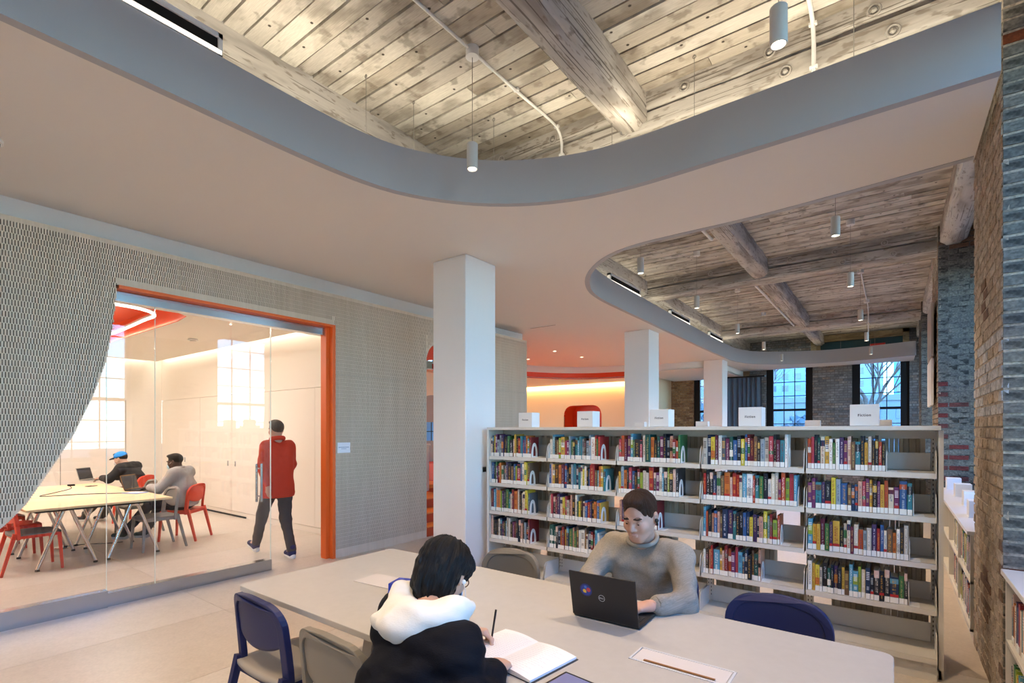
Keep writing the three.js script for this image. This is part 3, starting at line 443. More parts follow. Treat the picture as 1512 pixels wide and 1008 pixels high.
// ---------------------------------------------------------------- meeting room behind the glass
{
  const RX = -13.6, RZ = -4.6, LZ = 2.3, RY = 3.2;
  const w1 = structGroup('wall_meeting_side', 'glossy cream panelled wall of the meeting room', 'wall');
  part('upper_panel', bx(RX, -5.98, 2.32, 3.6, RZ, RZ - .12), mRoomWall, w1);
  let x = -5.98; for (const xe of [-7.35, -8.75, -10.15, -11.55, RX]) { part('panel', bx(xe + .003, x - .003, .1, 2.315, RZ, RZ - .1), mRoomPanel, w1); x = xe; } part('core', bx(RX, -5.98, 0, 2.32, RZ - .1, RZ - .14), mBlackSlot, w1); part('plinth', bx(RX, -5.98, 0, .092, RZ - .01, RZ - .1), mRoomWall, w1); part('gap_shade_strip', bx(-12.1, -9.6, 0, .03, RZ + .005, RZ - .02), mBlackSlot, w1);  // black strip on the floor paints in the shade below some panels
  for (const [px_, z] of [[-10.3, 0], [-10.0, 0], [-12.3, 0]]) part('latch', rbox(.03, .1, .012, .004, px_, 1.0, RZ + .006 + z), mSteel, w1);
  const w2 = structGroup('wall_meeting_back', 'cream end wall of the meeting room with a flush door', 'wall'); part('plain', bx(RX - .12, RX, 0, 3.6, LZ, RZ), mRoomWall, w2);
  part('door_gap', merge([bx(RX, RX + .004, 0, 2.3, -1.695, -1.705), bx(RX, RX + .004, 0, 2.3, -2.795, -2.805), bx(RX, RX + .004, 2.295, 2.305, -1.7, -2.8), bx(RX, RX + .004, 0, 2.3, -3.9, -3.91)]), std(0x8b8378, .9), w2); part('lock', rbox(.03, .1, .05, .005, RX + .02, 1.05, -2.7), mSteel, w2);
  struct('wall_meeting_front', bx(RX, -5.98, 0, 3.6, LZ, LZ + .12), mRoomWall, 'cream near wall of the meeting room', 'wall');
  struct('wall_left_rear', merge([bx(-6.02, -5.8, 0, CY, 5.2, 1.6), bx(-14, -6.0, 0, PY, 2.42, 5.2)]), mPlaster, 'plain wall behind the swept slotted wall', 'wall');
  const c = structGroup('ceiling_meeting', 'white meeting room ceiling with light coves and an orange recess', 'ceiling');
  const rc = [[-7.45, -2.2], [-7.47, -2.62], [-7.75, -2.92], [-8.2, -2.98], [-11.9, -2.98], [-12.2, -2.7], [-12.2, .6], [-11.9, .9], [-7.75, .9], [-7.45, .6]];
  part('panel', slab([[RX + .16, LZ - .02], [-6.0, LZ - .02], [-6.0, RZ + .16], [RX + .16, RZ + .16]], RY, RY + .04, [rc]), mRoomWall, c);
  part('upper_slab', bx(RX, -5.95, 3.52, 3.6, LZ, RZ), mRoomWall, c); part('recess_rim', strip([...rc, rc[0]], RY, 3.5, .02), mOrange, c); part('recess_top', slab(rc, 3.48, 3.5), mOrange, c);
  const ring = []; { const R = [[-8.0, -1.9], [-8.02, -2.45], [-8.3, -2.72], [-8.8, -2.76], [-11.2, -2.76], [-11.6, -2.5], [-11.7, -1.9], [-11.7, .1], [-11.4, .5], [-8.5, .5], [-8.05, .1], [-8.0, -1.9]]; for (const p of smooth(R, 70)) ring.push(V3(p[0], 3.26, p[1])); }
  const lp = thing('pendant_light', 'slim white LED loop hanging in the orange ceiling recess', 'lamp', [0, 0, 0]); part('profile', tube(ring.map((p) => p.clone().setY(3.29)), .026, 90, 6), mWhitePaint, lp); part('light_tube', tube(ring, .02, 90, 6), glow(0xfff0dc, 5), lp); for (const p of [ring[2], ring[20], ring[40], ring[55]]) part('wire', cyl(.003, .003, .2, p.x, 3.39, p.z, 5), mSteel, lp);
  // cove tubes along the two walls and the light they give
  const addArea = (x, y, z, w, h, pow, col, look) => { const l = new THREE.RectAreaLight(col, pow, w, h); l.position.set(x, y, z); l.lookAt(...look); scene.add(l); return l; };
  const cv = thing('cove_light', 'bright white cove light washing the meeting room side wall', 'light strip', [0, 0, 0], 0, 'meeting room coves'); part('light_tube', bx(RX + .2, -6.1, 3.38, 3.4, RZ + .06, RZ + .1), glow(0xfff0dc, 4), cv);
  const cv2 = thing('cove_light', 'bright white cove light washing the meeting room end wall', 'light strip', [0, 0, 0], 0, 'meeting room coves'); part('light_tube', bx(RX + .06, RX + .1, 3.38, 3.4, LZ, RZ + .2), glow(0xfff0dc, 4), cv2);
  const dn = (x, y, z, w, h, p) => { const l = new THREE.RectAreaLight(0xfff6ea, p, w, h); l.position.set(x, y, z); l.rotation.x = -Math.PI / 2; scene.add(l); };
  dn(-9.8, 3.36, RZ + .08, 7.3, .05, ROOM * 4.2); { const l = new THREE.RectAreaLight(0xfff6ea, ROOM * 4.2, .05, 6.3); l.position.set(RX + .08, 3.36, -1.2); l.rotation.x = -Math.PI / 2; scene.add(l); }
  dn(-9.85, 3.235, -2.76, 3.0, .05, ROOM * 30); dn(-9.85, 3.235, .5, 3.0, .05, ROOM * 30); dn(-8.0, 3.235, -1.1, .05, 2.4, ROOM * 30); dn(-11.7, 3.235, -1.1, .05, 2.4, ROOM * 30);
  const sp = thing('smoke_detector', 'slim white disc on the meeting room ceiling', 'detector', [-9.57, 3.2, -3.7]); part('disc', cyl(.07, .08, .03, 0, -.016, 0, 24), mWhitePaint, sp); part('grille', cyl(.045, .05, .012, 0, -.036, 0, 18), std(0xcfcac2, .6), sp);
}
// ---------------------------------------------------------------- orange room behind the arch and the curved bulkhead
{
  const OZ = -15.4, cream = std(0xf2d9b4, .6);
  const w = structGroup('wall_story', 'warm cream wall with a cove light and an orange-red rounded niche', 'wall');
  const hole = new THREE.Path(); const x0 = -9.24, x1 = -7.79, yt = 2.48, r = .38; hole.moveTo(x0, .05).lineTo(x0, yt - r).quadraticCurveTo(x0, yt, x0 + r, yt).lineTo(x1 - r, yt).quadraticCurveTo(x1, yt, x1, yt - r).lineTo(x1, .05).lineTo(x0, .05);
  const sh = new THREE.Shape(); sh.moveTo(-13.9, 0).lineTo(-6.35, 0).lineTo(-6.35, 3.5).lineTo(-13.9, 3.5); sh.holes.push(hole); part('facing', new THREE.ExtrudeGeometry(sh, { depth: .05, bevelEnabled: false }).translate(0, 0, OZ - .05), cream, w);
  const pts = hole.getPoints(8), rp = [], ri = []; pts.forEach((p) => rp.push(p.x, p.y, OZ + .004, p.x, p.y, OZ - .6)); for (let i = 0; i < pts.length - 1; i++) ri.push(i * 2, i * 2 + 1, i * 2 + 2, i * 2 + 2, i * 2 + 1, i * 2 + 3); const rg = new THREE.BufferGeometry(); rg.setAttribute('position', new THREE.Float32BufferAttribute(rp, 3)); rg.setIndex(ri); rg.computeVertexNormals(); part('niche_lining', rg, mOrangeDeep, w); part('niche_back', bx(x0 - .1, x1 + .1, 0, yt + .1, OZ - .6, OZ - .64), mOrangeDeep, w);
  part('end_return', bx(-6.4, -6.35, 0, 3.5, OZ, -18), cream, w);
  struct('wall_story_side', merge([bx(-14, -13.9, 0, 3.5, -8.3, -16)]), cream, 'cream side wall of the orange room', 'wall');
  // the far wall seen through the narrow arch: round-headed opening and a small blue window
  const aw = structGroup('wall_arch_back', 'cream wall seen through the narrow arch, with a round-headed window', 'wall');
  const q = new THREE.Shape(); q.moveTo(0, 0).lineTo(4, 0).lineTo(4, 3.5).lineTo(0, 3.5); const ah = new THREE.Path(); ah.moveTo(1.5, 1.0).lineTo(1.5, 1.9).absarc(2.0, 1.9, .5, Math.PI, 0, true).lineTo(2.5, 1.0).lineTo(1.5, 1.0); q.holes.push(ah);
  const af = new THREE.ExtrudeGeometry(q, { depth: .1, bevelEnabled: false }).rotateY(Math.PI / 2 - 2.36).translate(-10.4, 0, -8.0); void af;
  part('facing', bx(-10.1, -10.0, 0, 3.5, -8.3, -11.4), cream, aw); part('blue_pane', bx(-9.984, -9.976, 1.35, 1.85, -9.3, -10.1), std(0x6fb4ea, .4), aw); part('pane_bar', merge([bx(-9.98, -9.965, 1.59, 1.61, -9.3, -10.1), bx(-9.98, -9.965, 1.35, 1.85, -9.69, -9.71)]), mBlackMetal, aw);
  { const arch = new THREE.Shape(); arch.moveTo(-.6, 0).lineTo(-.6, 1.5).absarc(0, 1.5, .6, Math.PI, 0, true).lineTo(.6, 0).lineTo(-.6, 0); part('grey_arch', new THREE.ExtrudeGeometry(arch, { depth: .012, bevelEnabled: false }).rotateY(Math.PI / 2).translate(-9.997, .48, -9.75), std(0xa89a8c, .7), aw); }
  const stp = thing('stair', 'orange carpeted steps rising through the narrow arch', 'steps', [0, 0, 0]); const tread = std(0xe98a3c, .7), riser = std(0xb9451a, .8);
  [[-5.74, -5.97, .16], [-5.97, -6.36, .32], [-6.36, -7.9, .48]].forEach(([a, b, h]) => { part('riser', bx(b, a, 0, h - .02, -5.48, -6.73), riser, stp); part('tread', bx(b, a + .012, h - .02, h, -5.48, -6.73), tread, stp); });
  const plat = thing('seating_platform', 'broad orange seating platform behind the slotted wall', 'platform', [0, 0, 0]); part('deck', bx(-13.8, -7.9, .4, .48, -4.9, -8.2), tread, plat); part('base', bx(-13.8, -7.9, 0, .4, -4.9, -8.2), riser, plat);
  const bl = thing('seating_platform', 'stepped orange seating block under the curved bulkhead', 'platform', [0, 0, 0]); part('deck', bx(-9.4, -6.6, 0, .42, -8.6, -13), mOrange, bl); part('upper_deck', bx(-9.4, -7.8, .42, .84, -8.6, -12.4), mOrange, bl);
  const ct = thing('counter', 'small white counter glimpsed through the narrow arch', 'counter', [-7.35, .48, -6.6]); part('body', rbox(.5, .86, .5, .01, 0, .43, 0), std(0xf3ddc4, .5), ct); part('top', rbox(.54, .04, .54, .01, 0, .88, 0), std(0xf6e6d2, .4), ct);
  const pf = thing('pouf', 'round mustard yellow pouf glimpsed through the narrow arch', 'pouf', [-8.35, .48, -7.55]); part('cushion', new THREE.SphereGeometry(.3, 24, 16).scale(1, .8, 1).translate(0, .24, 0), std(0xa98c2a, .8), pf); part('base', cyl(.14, .16, .03, 0, .015, 0), mBlackMetal, pf);
  // coves
  const cv = thing('cove_light', 'warm cove light line on the cream wall above the orange niche', 'light strip', [0, 0, 0]); part('light_tube', bx(-13.6, -6.5, 3.165, 3.19, OZ + .02, OZ + .05), glow(0xffe0b0, 5), cv);
  const A = (x, y, z, wd, h, p) => { const l = new THREE.RectAreaLight(0xffc27a, p, wd, h); l.position.set(x, y, z); l.rotation.x = -Math.PI / 2; scene.add(l); };
  A(-9.5, 3.155, OZ + .06, 6, .06, STORY); A(-8.2, 3.18, -6.5, 2.4, .12, STORY * .8); A(-11, 3.19, -11.5, 1.5, 1.5, STORY * .12);
  const ol = thing('cove_light', 'warm light tube on the orange ceiling inside the narrow arch', 'light strip', [0, 0, 0]); part('light_tube', bx(-9.4, -7.0, 3.215, 3.235, -6.45, -6.55), glow(0xffd9a0, 4), ol);
  struct('ceiling_story', merge([bx(-14, -6.0, 3.25, 3.3, -4.75, -8.3)]), mOrange, 'orange ceiling over the steps', 'ceiling');
}
// ---------------------------------------------------------------- pendants, conduits, air slots
{
  const body = std(0xd6d6d2, .5), lens = glow(0xfff1d8, 8), cable = std(0x8a8780, .6);
  const zs = [2.5, -.15, -2.85, -6.0, -8.25, -10.9, -13.5, -16.0], where = ['behind the viewer', 'above the viewer', 'over the study table', 'just behind the long bookcase', 'between bookcase and middle girder', 'under the middle girder bay', 'before the far girder', 'under the far plaster rim'];
  for (const [x, side] of [[-2.5, 'column-side row'], [-.46, 'window-side row']]) zs.forEach((z, i) => {
    const p = thing('pendant_lamp', `slim grey cylinder pendant lamp ${where[i]}, ${side}`, 'lamp', [x, 3.58, z], 0, 'cylinder pendants');
    part('housing', new THREE.LatheGeometry([[0, .19], [.036, .19], [.041, .185], [.041, .004], [.039, 0], [.034, 0], [.032, .02]].map(([a, b]) => new THREE.Vector2(a, b)), 28), body, p); part('lens', cyl(.032, .032, .01, 0, .012, 0, 24), lens, p); part('cable', cyl(.0022, .0022, PY - .06 - 3.77, 0, .19 + (PY - .06 - 3.77) / 2, 0, 5), cable, p); part('junction_box', cyl(.05, .05, .07, 0, PY - 3.58 - .035, 0, 20), mWhitePaint, p);
    const s = new THREE.SpotLight(0xffe0bc, PENDANT, 8, 1.05, 1, 2); s.position.set(x, 3.575, z); s.target.position.set(x, 0, z); s.castShadow = true; s.shadow.radius = 1.6; scene.add(s, s.target);
  });
  const con = (pts, label, r = .012) => { const t = thing('conduit', label, 'conduit'); part('pipe', tube(pts, r, 60, 8), mWhitePaint, t); for (const p of pts.filter((_, i) => i % 2 === 1)) part('clip', rbox(.05, .02, .03, .004, p[0], p[1] + .008, p[2]), mWhitePaint, t); };
  con([[-2.5, 4.455, 1], [-2.5, 4.455, -1], [-2.5, 4.455, -2.8]], 'white conduit on the boards running to the column-side lamp box');
  con([[-2.5, 4.455, -2.9], [-2.5, 4.455, -3.4], [-2.49, 4.455, -3.85], [-2.48, 4.43, -4.0], [-2.47, 4.36, -4.06], [-2.47, 4.2, -4.075], [-2.47, 3.9, -4.075]], 'white conduit bending down the girder over the study table');
  con([[-.46, 4.455, 1], [-.46, 4.455, -1], [-.46, 4.455, -2.8]], 'white conduit on the boards running to the window-side lamp box');
  con([[-.46, 4.455, -2.9], [-.45, 4.455, -3.4], [-.44, 4.455, -3.9], [-.44, 4.42, -4.03], [-.44, 4.3, -4.075], [-.44, 4.15, -4.075], [-.44, 3.9, -4.075]], 'white conduit dropping down the girder on the window side', .014);
  con([[-2.5, 4.455, -4.6], [-2.5, 4.455, -5.2], [-2.5, 4.455, -5.95]], 'white conduit behind the curved rim feeding a column-side lamp'); con([[-.46, 4.455, -4.6], [-.46, 4.455, -5.2], [-.46, 4.455, -5.95]], 'white conduit above the bookcase feeding a window-side lamp');
  con([[-2.5, 4.455, -9.8], [-2.5, 4.455, -10.4], [-2.5, 4.455, -10.85]], 'short white conduit beyond the middle girder'); con([[-.46, 4.455, -9.8], [-.46, 4.455, -10.8], [-.46, 4.455, -12.5], [-.46, 4.455, -14.3], [-.46, 4.4, -14.46], [-.46, 4.1, -14.47], [-.46, 3.93, -14.47]], 'long white conduit running down the far girder');
  con([[-1.98, 4.24, -4.7], [-1.98, 4.24, -6], [-1.98, 4.24, -7.2]], 'thick pipe clipped along the beam behind the bookcase', .022); con([[-1.98, 4.24, -9.8], [-1.98, 4.24, -12], [-1.98, 4.24, -14.4]], 'thick pipe clipped along the beam in the far bay', .022);
  const slot = (z0, z1, x, y, label) => {
    const t = thing('air_slot', label, 'air vent', [x, y, (z0 + z1) / 2], 0, 'linear air slots on the plaster rim'); const L = Math.abs(z1 - z0);
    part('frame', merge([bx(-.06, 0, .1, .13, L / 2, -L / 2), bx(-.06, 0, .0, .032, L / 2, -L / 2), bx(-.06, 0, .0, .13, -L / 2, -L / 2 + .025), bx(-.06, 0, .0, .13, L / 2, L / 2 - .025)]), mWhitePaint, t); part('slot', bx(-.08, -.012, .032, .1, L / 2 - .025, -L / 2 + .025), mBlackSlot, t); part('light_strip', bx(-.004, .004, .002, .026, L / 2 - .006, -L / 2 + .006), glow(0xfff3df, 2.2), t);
  };
  slot(.3, -1.43, -3.27, FT + .004, 'long linear air slot with a lit lower lip over the study table'); slot(-7.14, -8.31, -3.46, FT + .0, 'linear air slot on the rim beside the first column'); slot(-10, -11.18, -3.53, FT + .0, 'linear air slot on the rim past the middle girder'); slot(-12.8, -13.96, -3.56, FT + .0, 'linear air slot on the rim nearest the end windows');
  const rods = [[-3.42, -.75], [-3.42, -1.05], [-3.36, -2.55], [-3.3, -3.0], [-2.9, -3.6], [-1.9, -3.95], [-1.2, -3.9], [-.2, -3.9], [-3.5, -6.2], [-3.62, -8.9], [-3.6, -12.2], [-3.2, -16.6], [-2.2, -17.1], [-1.2, -17.3], [-.4, -17.2]];
  rods.forEach(([x, z], i) => { const t = thing('hanger_rod', 'thin steel rod hanging the plaster ceiling from the boards', 'rod', [x, CY + .05, z], 0, 'ceiling hanger rods'); part('rod', cyl(.0025, .0025, PY - CY - .05, 0, (PY - CY - .05) / 2, 0, 5), cable, t); part('eye', new THREE.TorusGeometry(.012, .003, 5, 10).translate(0, PY - CY - .07, 0), cable, t); void i; });
  const lv = thing('air_slot', 'flush linear vent in the plaster ceiling beyond the first column', 'air vent', [-5.2, CY - .002, -7.9]); part('frame', bx(-.3, .3, -.004, .002, -.03, .03), mWhitePaint, lv); part('slot', bx(-.28, .28, -.006, -.003, -.012, .012), std(0x9a918a, .9), lv);
  const bowl = thing('round_detector', 'white round detector on the plaster ceiling near the opening', 'detector', [-4.75, CY, -.62]); part('base', cyl(.07, .07, .02, 0, -.01, 0, 24), mWhitePaint, bowl); part('dome', new THREE.SphereGeometry(.055, 20, 10, 0, 6.3, Math.PI / 2, Math.PI / 2).translate(0, -.02, 0), std(0x9a948c, .5), bowl);
}
// ---------------------------------------------------------------- study table
{
  const t = thing('study_table', 'long off-white study table with a thin rounded top', 'table', [-1.54, 0, -2.005]);
  const s = new THREE.Shape(), W = 1.54, D = .575, r = .05; s.moveTo(-W + r, -D).lineTo(W - r, -D).quadraticCurveTo(W, -D, W, -D + r).lineTo(W, D - r).quadraticCurveTo(W, D, W - r, D).lineTo(-W + r, D).quadraticCurveTo(-W, D, -W, D - r).lineTo(-W, -D + r).quadraticCurveTo(-W, -D, -W + r, -D);
  const lam = dtex(256, 256, (u, v, c) => { const n = fbm(u, v, 40, 40, 3), k = fbm(u, v, 3, 3, 3); const f = 188 + (n - .5) * 6 + (k - .5) * 6; c[0] = f; c[1] = f - 3; c[2] = f - 8; }, [.8, .8]);
  part('tabletop', new THREE.ExtrudeGeometry(s, { depth: .024, bevelEnabled: true, bevelSize: .003, bevelThickness: .003, bevelSegments: 2, curveSegments: 8 }).rotateX(-Math.PI / 2).translate(0, .713, 0), std(0xffffff, .38, { map: lam }), t);
  const leg = std(0xb9b2a6, .5);
  for (const x of [-.56, .95]) { for (const z of [-1, 1]) part('leg', barSq(V3(x, 0, z * .5), V3(x, .7, z * .36), .05, .03, .07, .035), leg, t); part('crossbar', bx(x - .03, x + .03, .66, .705, -.42, .42), leg, t); }
  part('rail', bx(-.56, .95, .665, .7, -.03, .03), leg, t);
}
// ---------------------------------------------------------------- moulded chairs
function chairGeometry() {
  const W = .235, R = .12, top = .82, seatY = .455, G = {};
  const bend = (g, f) => { const p = g.attributes.position; for (let i = 0; i < p.count; i++) { const x = p.getX(i), y = p.getY(i), z = p.getZ(i); const q = f(x, y, z); p.setXYZ(i, q[0], q[1], q[2]); } g.computeVertexNormals(); return g; };
  const lean = (x, y, z) => [x * (1 - .04 * (y - seatY)), y, z - .2 - .15 * Math.max(0, y - seatY) ** 1.2 + (-.035 * (1 - (x / W) ** 2)) + .03];
  const out = (w, b, tp, r) => { const s = new THREE.Shape(); s.moveTo(-w, b); for (let i = 1; i <= 6; i++) s.lineTo(-w, b + (tp - r - b) * i / 6); for (let i = 1; i <= 8; i++) { const a = Math.PI / 2 * i / 8; s.lineTo(-w + r - r * Math.cos(a), tp - r + r * Math.sin(a) + .0); } for (let i = 1; i < 8; i++) s.lineTo(-w + r + (2 * w - 2 * r) * i / 8, tp + .012 * Math.sin(Math.PI * i / 8)); for (let i = 0; i <= 8; i++) { const a = Math.PI / 2 * (1 - i / 8); s.lineTo(w - r + r * Math.cos(a), tp - r + r * Math.sin(a)); } for (let i = 1; i <= 6; i++) s.lineTo(w, tp - r + (b - tp + r) * i / 6); return s; };
  const frame = out(W, .4, top, R), fw = .03, inner = new THREE.Path(); { const pts = out(W - fw, .43, top - fw, R - .02).getPoints(); const ip = pts.map((p) => new THREE.Vector2(p.x, p.y)); inner.setFromPoints(ip.reverse()); inner.closePath(); } frame.holes.push(inner);
  G.frame = bend(new THREE.ExtrudeGeometry(frame, { depth: .026, bevelEnabled: true, bevelSize: .004, bevelThickness: .004, bevelSegments: 2, steps: 1 }), lean);
  const pan = new THREE.Shape(); { const w = W - fw + .004, tp = top - fw + .004, r = R - .02, b = .56; pan.moveTo(-w, b + .06); for (let i = 1; i <= 4; i++) pan.lineTo(-w, b + .06 + (tp - r - b - .06) * i / 4); for (let i = 1; i <= 8; i++) { const a = Math.PI / 2 * i / 8; pan.lineTo(-w + r - r * Math.cos(a), tp - r + r * Math.sin(a)); } for (let i = 1; i < 8; i++) pan.lineTo(-w + r + (2 * w - 2 * r) * i / 8, tp + .01 * Math.sin(Math.PI * i / 8)); for (let i = 0; i <= 8; i++) { const a = Math.PI / 2 * (1 - i / 8); pan.lineTo(w - r + r * Math.cos(a), tp - r + r * Math.sin(a)); } pan.lineTo(w, b + .06); for (let i = 1; i < 16; i++) { const a = i / 16; pan.lineTo(w - 2 * w * a, b + .06 - .055 * Math.pow(Math.sin(Math.PI * a), .6)); } }
  // panel as a fine grid so that it can curve
  { const N = 22, M = 16, pos = [], idx = [], pts = pan.getPoints(), inside = (x) => { let lo = 9, hi = -9; for (let i = 0; i < pts.length; i++) { const a = pts[i], b = pts[(i + 1) % pts.length]; if ((a.x - x) * (b.x - x) <= 0 && Math.abs(a.x - b.x) > 1e-9) { const y = a.y + (b.y - a.y) * (x - a.x) / (b.x - a.x); lo = Math.min(lo, y); hi = Math.max(hi, y); } } return [lo, hi]; };
    const w = W - fw + .003; for (const zz of [.008, .02]) for (let i = 0; i <= N; i++) { const x = w * Math.sin((i / N - .5) * Math.PI) * .9999, [lo, hi] = inside(x); for (let k = 0; k <= M; k++) { const q = lean(x, lo + (hi - lo) * k / M, zz); pos.push(...q); } }
    const S = (N + 1) * (M + 1); for (let f = 0; f < 2; f++) for (let i = 0; i < N; i++) for (let k = 0; k < M; k++) { const a = f * S + i * (M + 1) + k, b = a + M + 1; if (f) idx.push(a, b, a + 1, b, b + 1, a + 1); else idx.push(a, a + 1, b, b, a + 1, b + 1); }
    const rimIdx = []; for (let i = 0; i <= N; i++) rimIdx.push(i * (M + 1)); for (let k = 1; k <= M; k++) rimIdx.push(N * (M + 1) + k); for (let i = N - 1; i >= 0; i--) rimIdx.push(i * (M + 1) + M); for (let k = M - 1; k >= 1; k--) rimIdx.push(k); for (let i = 0; i < rimIdx.length; i++) { const a = rimIdx[i], b = rimIdx[(i + 1) % rimIdx.length]; idx.push(a, b, a + S, b, b + S, a + S); }
    const g = new THREE.BufferGeometry(); g.setAttribute('position', new THREE.Float32BufferAttribute(pos, 3)); g.setIndex(idx); g.computeVertexNormals(); G.panel = g; }
  // seat: a dished slab with rounded front corners
  { const N = 20, M = 20, pos = [], idx = []; const top_ = (x, z) => seatY - .012 * (1 - (x / .22) ** 2) * (1 - (z / .24) ** 2) - .018 * Math.max(0, (z - .12) / .12) ** 2;
    for (const f of [0, 1]) for (let i = 0; i <= N; i++) for (let k = 0; k <= M; k++) { const a = i / N * 2 - 1, b = k / M * 2 - 1; const x = a * Math.sqrt(1 - b * b * .22 * (b > 0 ? 1 : .3)) * .228, z = b * Math.sqrt(1 - a * a * .2) * .235 + .01; pos.push(x, top_(x, z) - f * .022, z); }
    const S = (N + 1) * (M + 1); for (let f = 0; f < 2; f++) for (let i = 0; i < N; i++) for (let k = 0; k < M; k++) { const a = f * S + i * (M + 1) + k, b = a + M + 1; if (f) idx.push(a, b, a + 1, b, b + 1, a + 1); else idx.push(a, a + 1, b, b, a + 1, b + 1); }
    const rim = []; for (let i = 0; i <= N; i++) rim.push(i * (M + 1)); for (let k = 1; k <= M; k++) rim.push(N * (M + 1) + k); for (let i = N - 1; i >= 0; i--) rim.push(i * (M + 1) + M); for (let k = M - 1; k >= 1; k--) rim.push(k); for (let i = 0; i < rim.length; i++) { const a = rim[i], b = rim[(i + 1) % rim.length]; idx.push(a, b, a + S, b, b + S, a + S); }
    const g = new THREE.BufferGeometry(); g.setAttribute('position', new THREE.Float32BufferAttribute(pos, 3)); g.setIndex(idx); g.computeVertexNormals(); G.seat = g; }
  G.rail = merge([bx(-.215, -.19, .4, .435, -.2, .2), bx(.19, .215, .4, .435, -.2, .2), bx(-.2, .2, .4, .435, .185, .21), bx(-.2, .2, .4, .43, -.2, -.175)]);
  G.legs = [[-1, 1], [1, 1], [-1, -1], [1, -1]].map(([a, b]) => b > 0 ? barSq(V3(a * .225, 0, .225), V3(a * .205, .43, .2), .024, .024, .032, .036) : barSq(V3(a * .225, 0, -.3), V3(a * .222, .47, -.185), .024, .026, .034, .038));
  return G;
}
const CG = chairGeometry();
const plastic = (hex) => std(hex, .5);
const mNavy = plastic(0x1b2350), mTaupe = plastic(0x7d776c), mRed = plastic(0xe2401c), mRed2 = plastic(0xc93718), mSeatGrey = plastic(0x9b948a);
function chair(label, x, z, turn, shell, seat, group) {
  const c = thing('chair', label, 'chair', [x, 0, z], turn, group); part('seat', CG.seat, seat, c); part('backrest', CG.panel, shell, c); part('back_frame', CG.frame, shell, c); part('seat_rail', CG.rail, shell, c); for (const l of CG.legs) part('leg', l, shell, c); return c;
}
chair('navy blue moulded chair with a taupe seat at the table corner', -2.53, -1.47, Math.PI, mNavy, mSeatGrey);
chair('taupe moulded chair pulled up beside the student in the hood', -1.83, -1.42, Math.PI, mTaupe, mTaupe);
chair('taupe moulded chair under the student in the black jacket', -1.27, -1.2, Math.PI + .08, mTaupe, mTaupe);
chair('taupe moulded chair tucked in on the bookcase side of the table', -2.07, -2.56, 0, mTaupe, mTaupe);
chair('navy blue moulded chair tucked in on the bookcase side of the table', -.45, -2.56, 0, mNavy, mSeatGrey);
chair('navy blue moulded chair under the man in the grey sweatshirt', -1.15, -2.86, 0, mNavy, mSeatGrey);
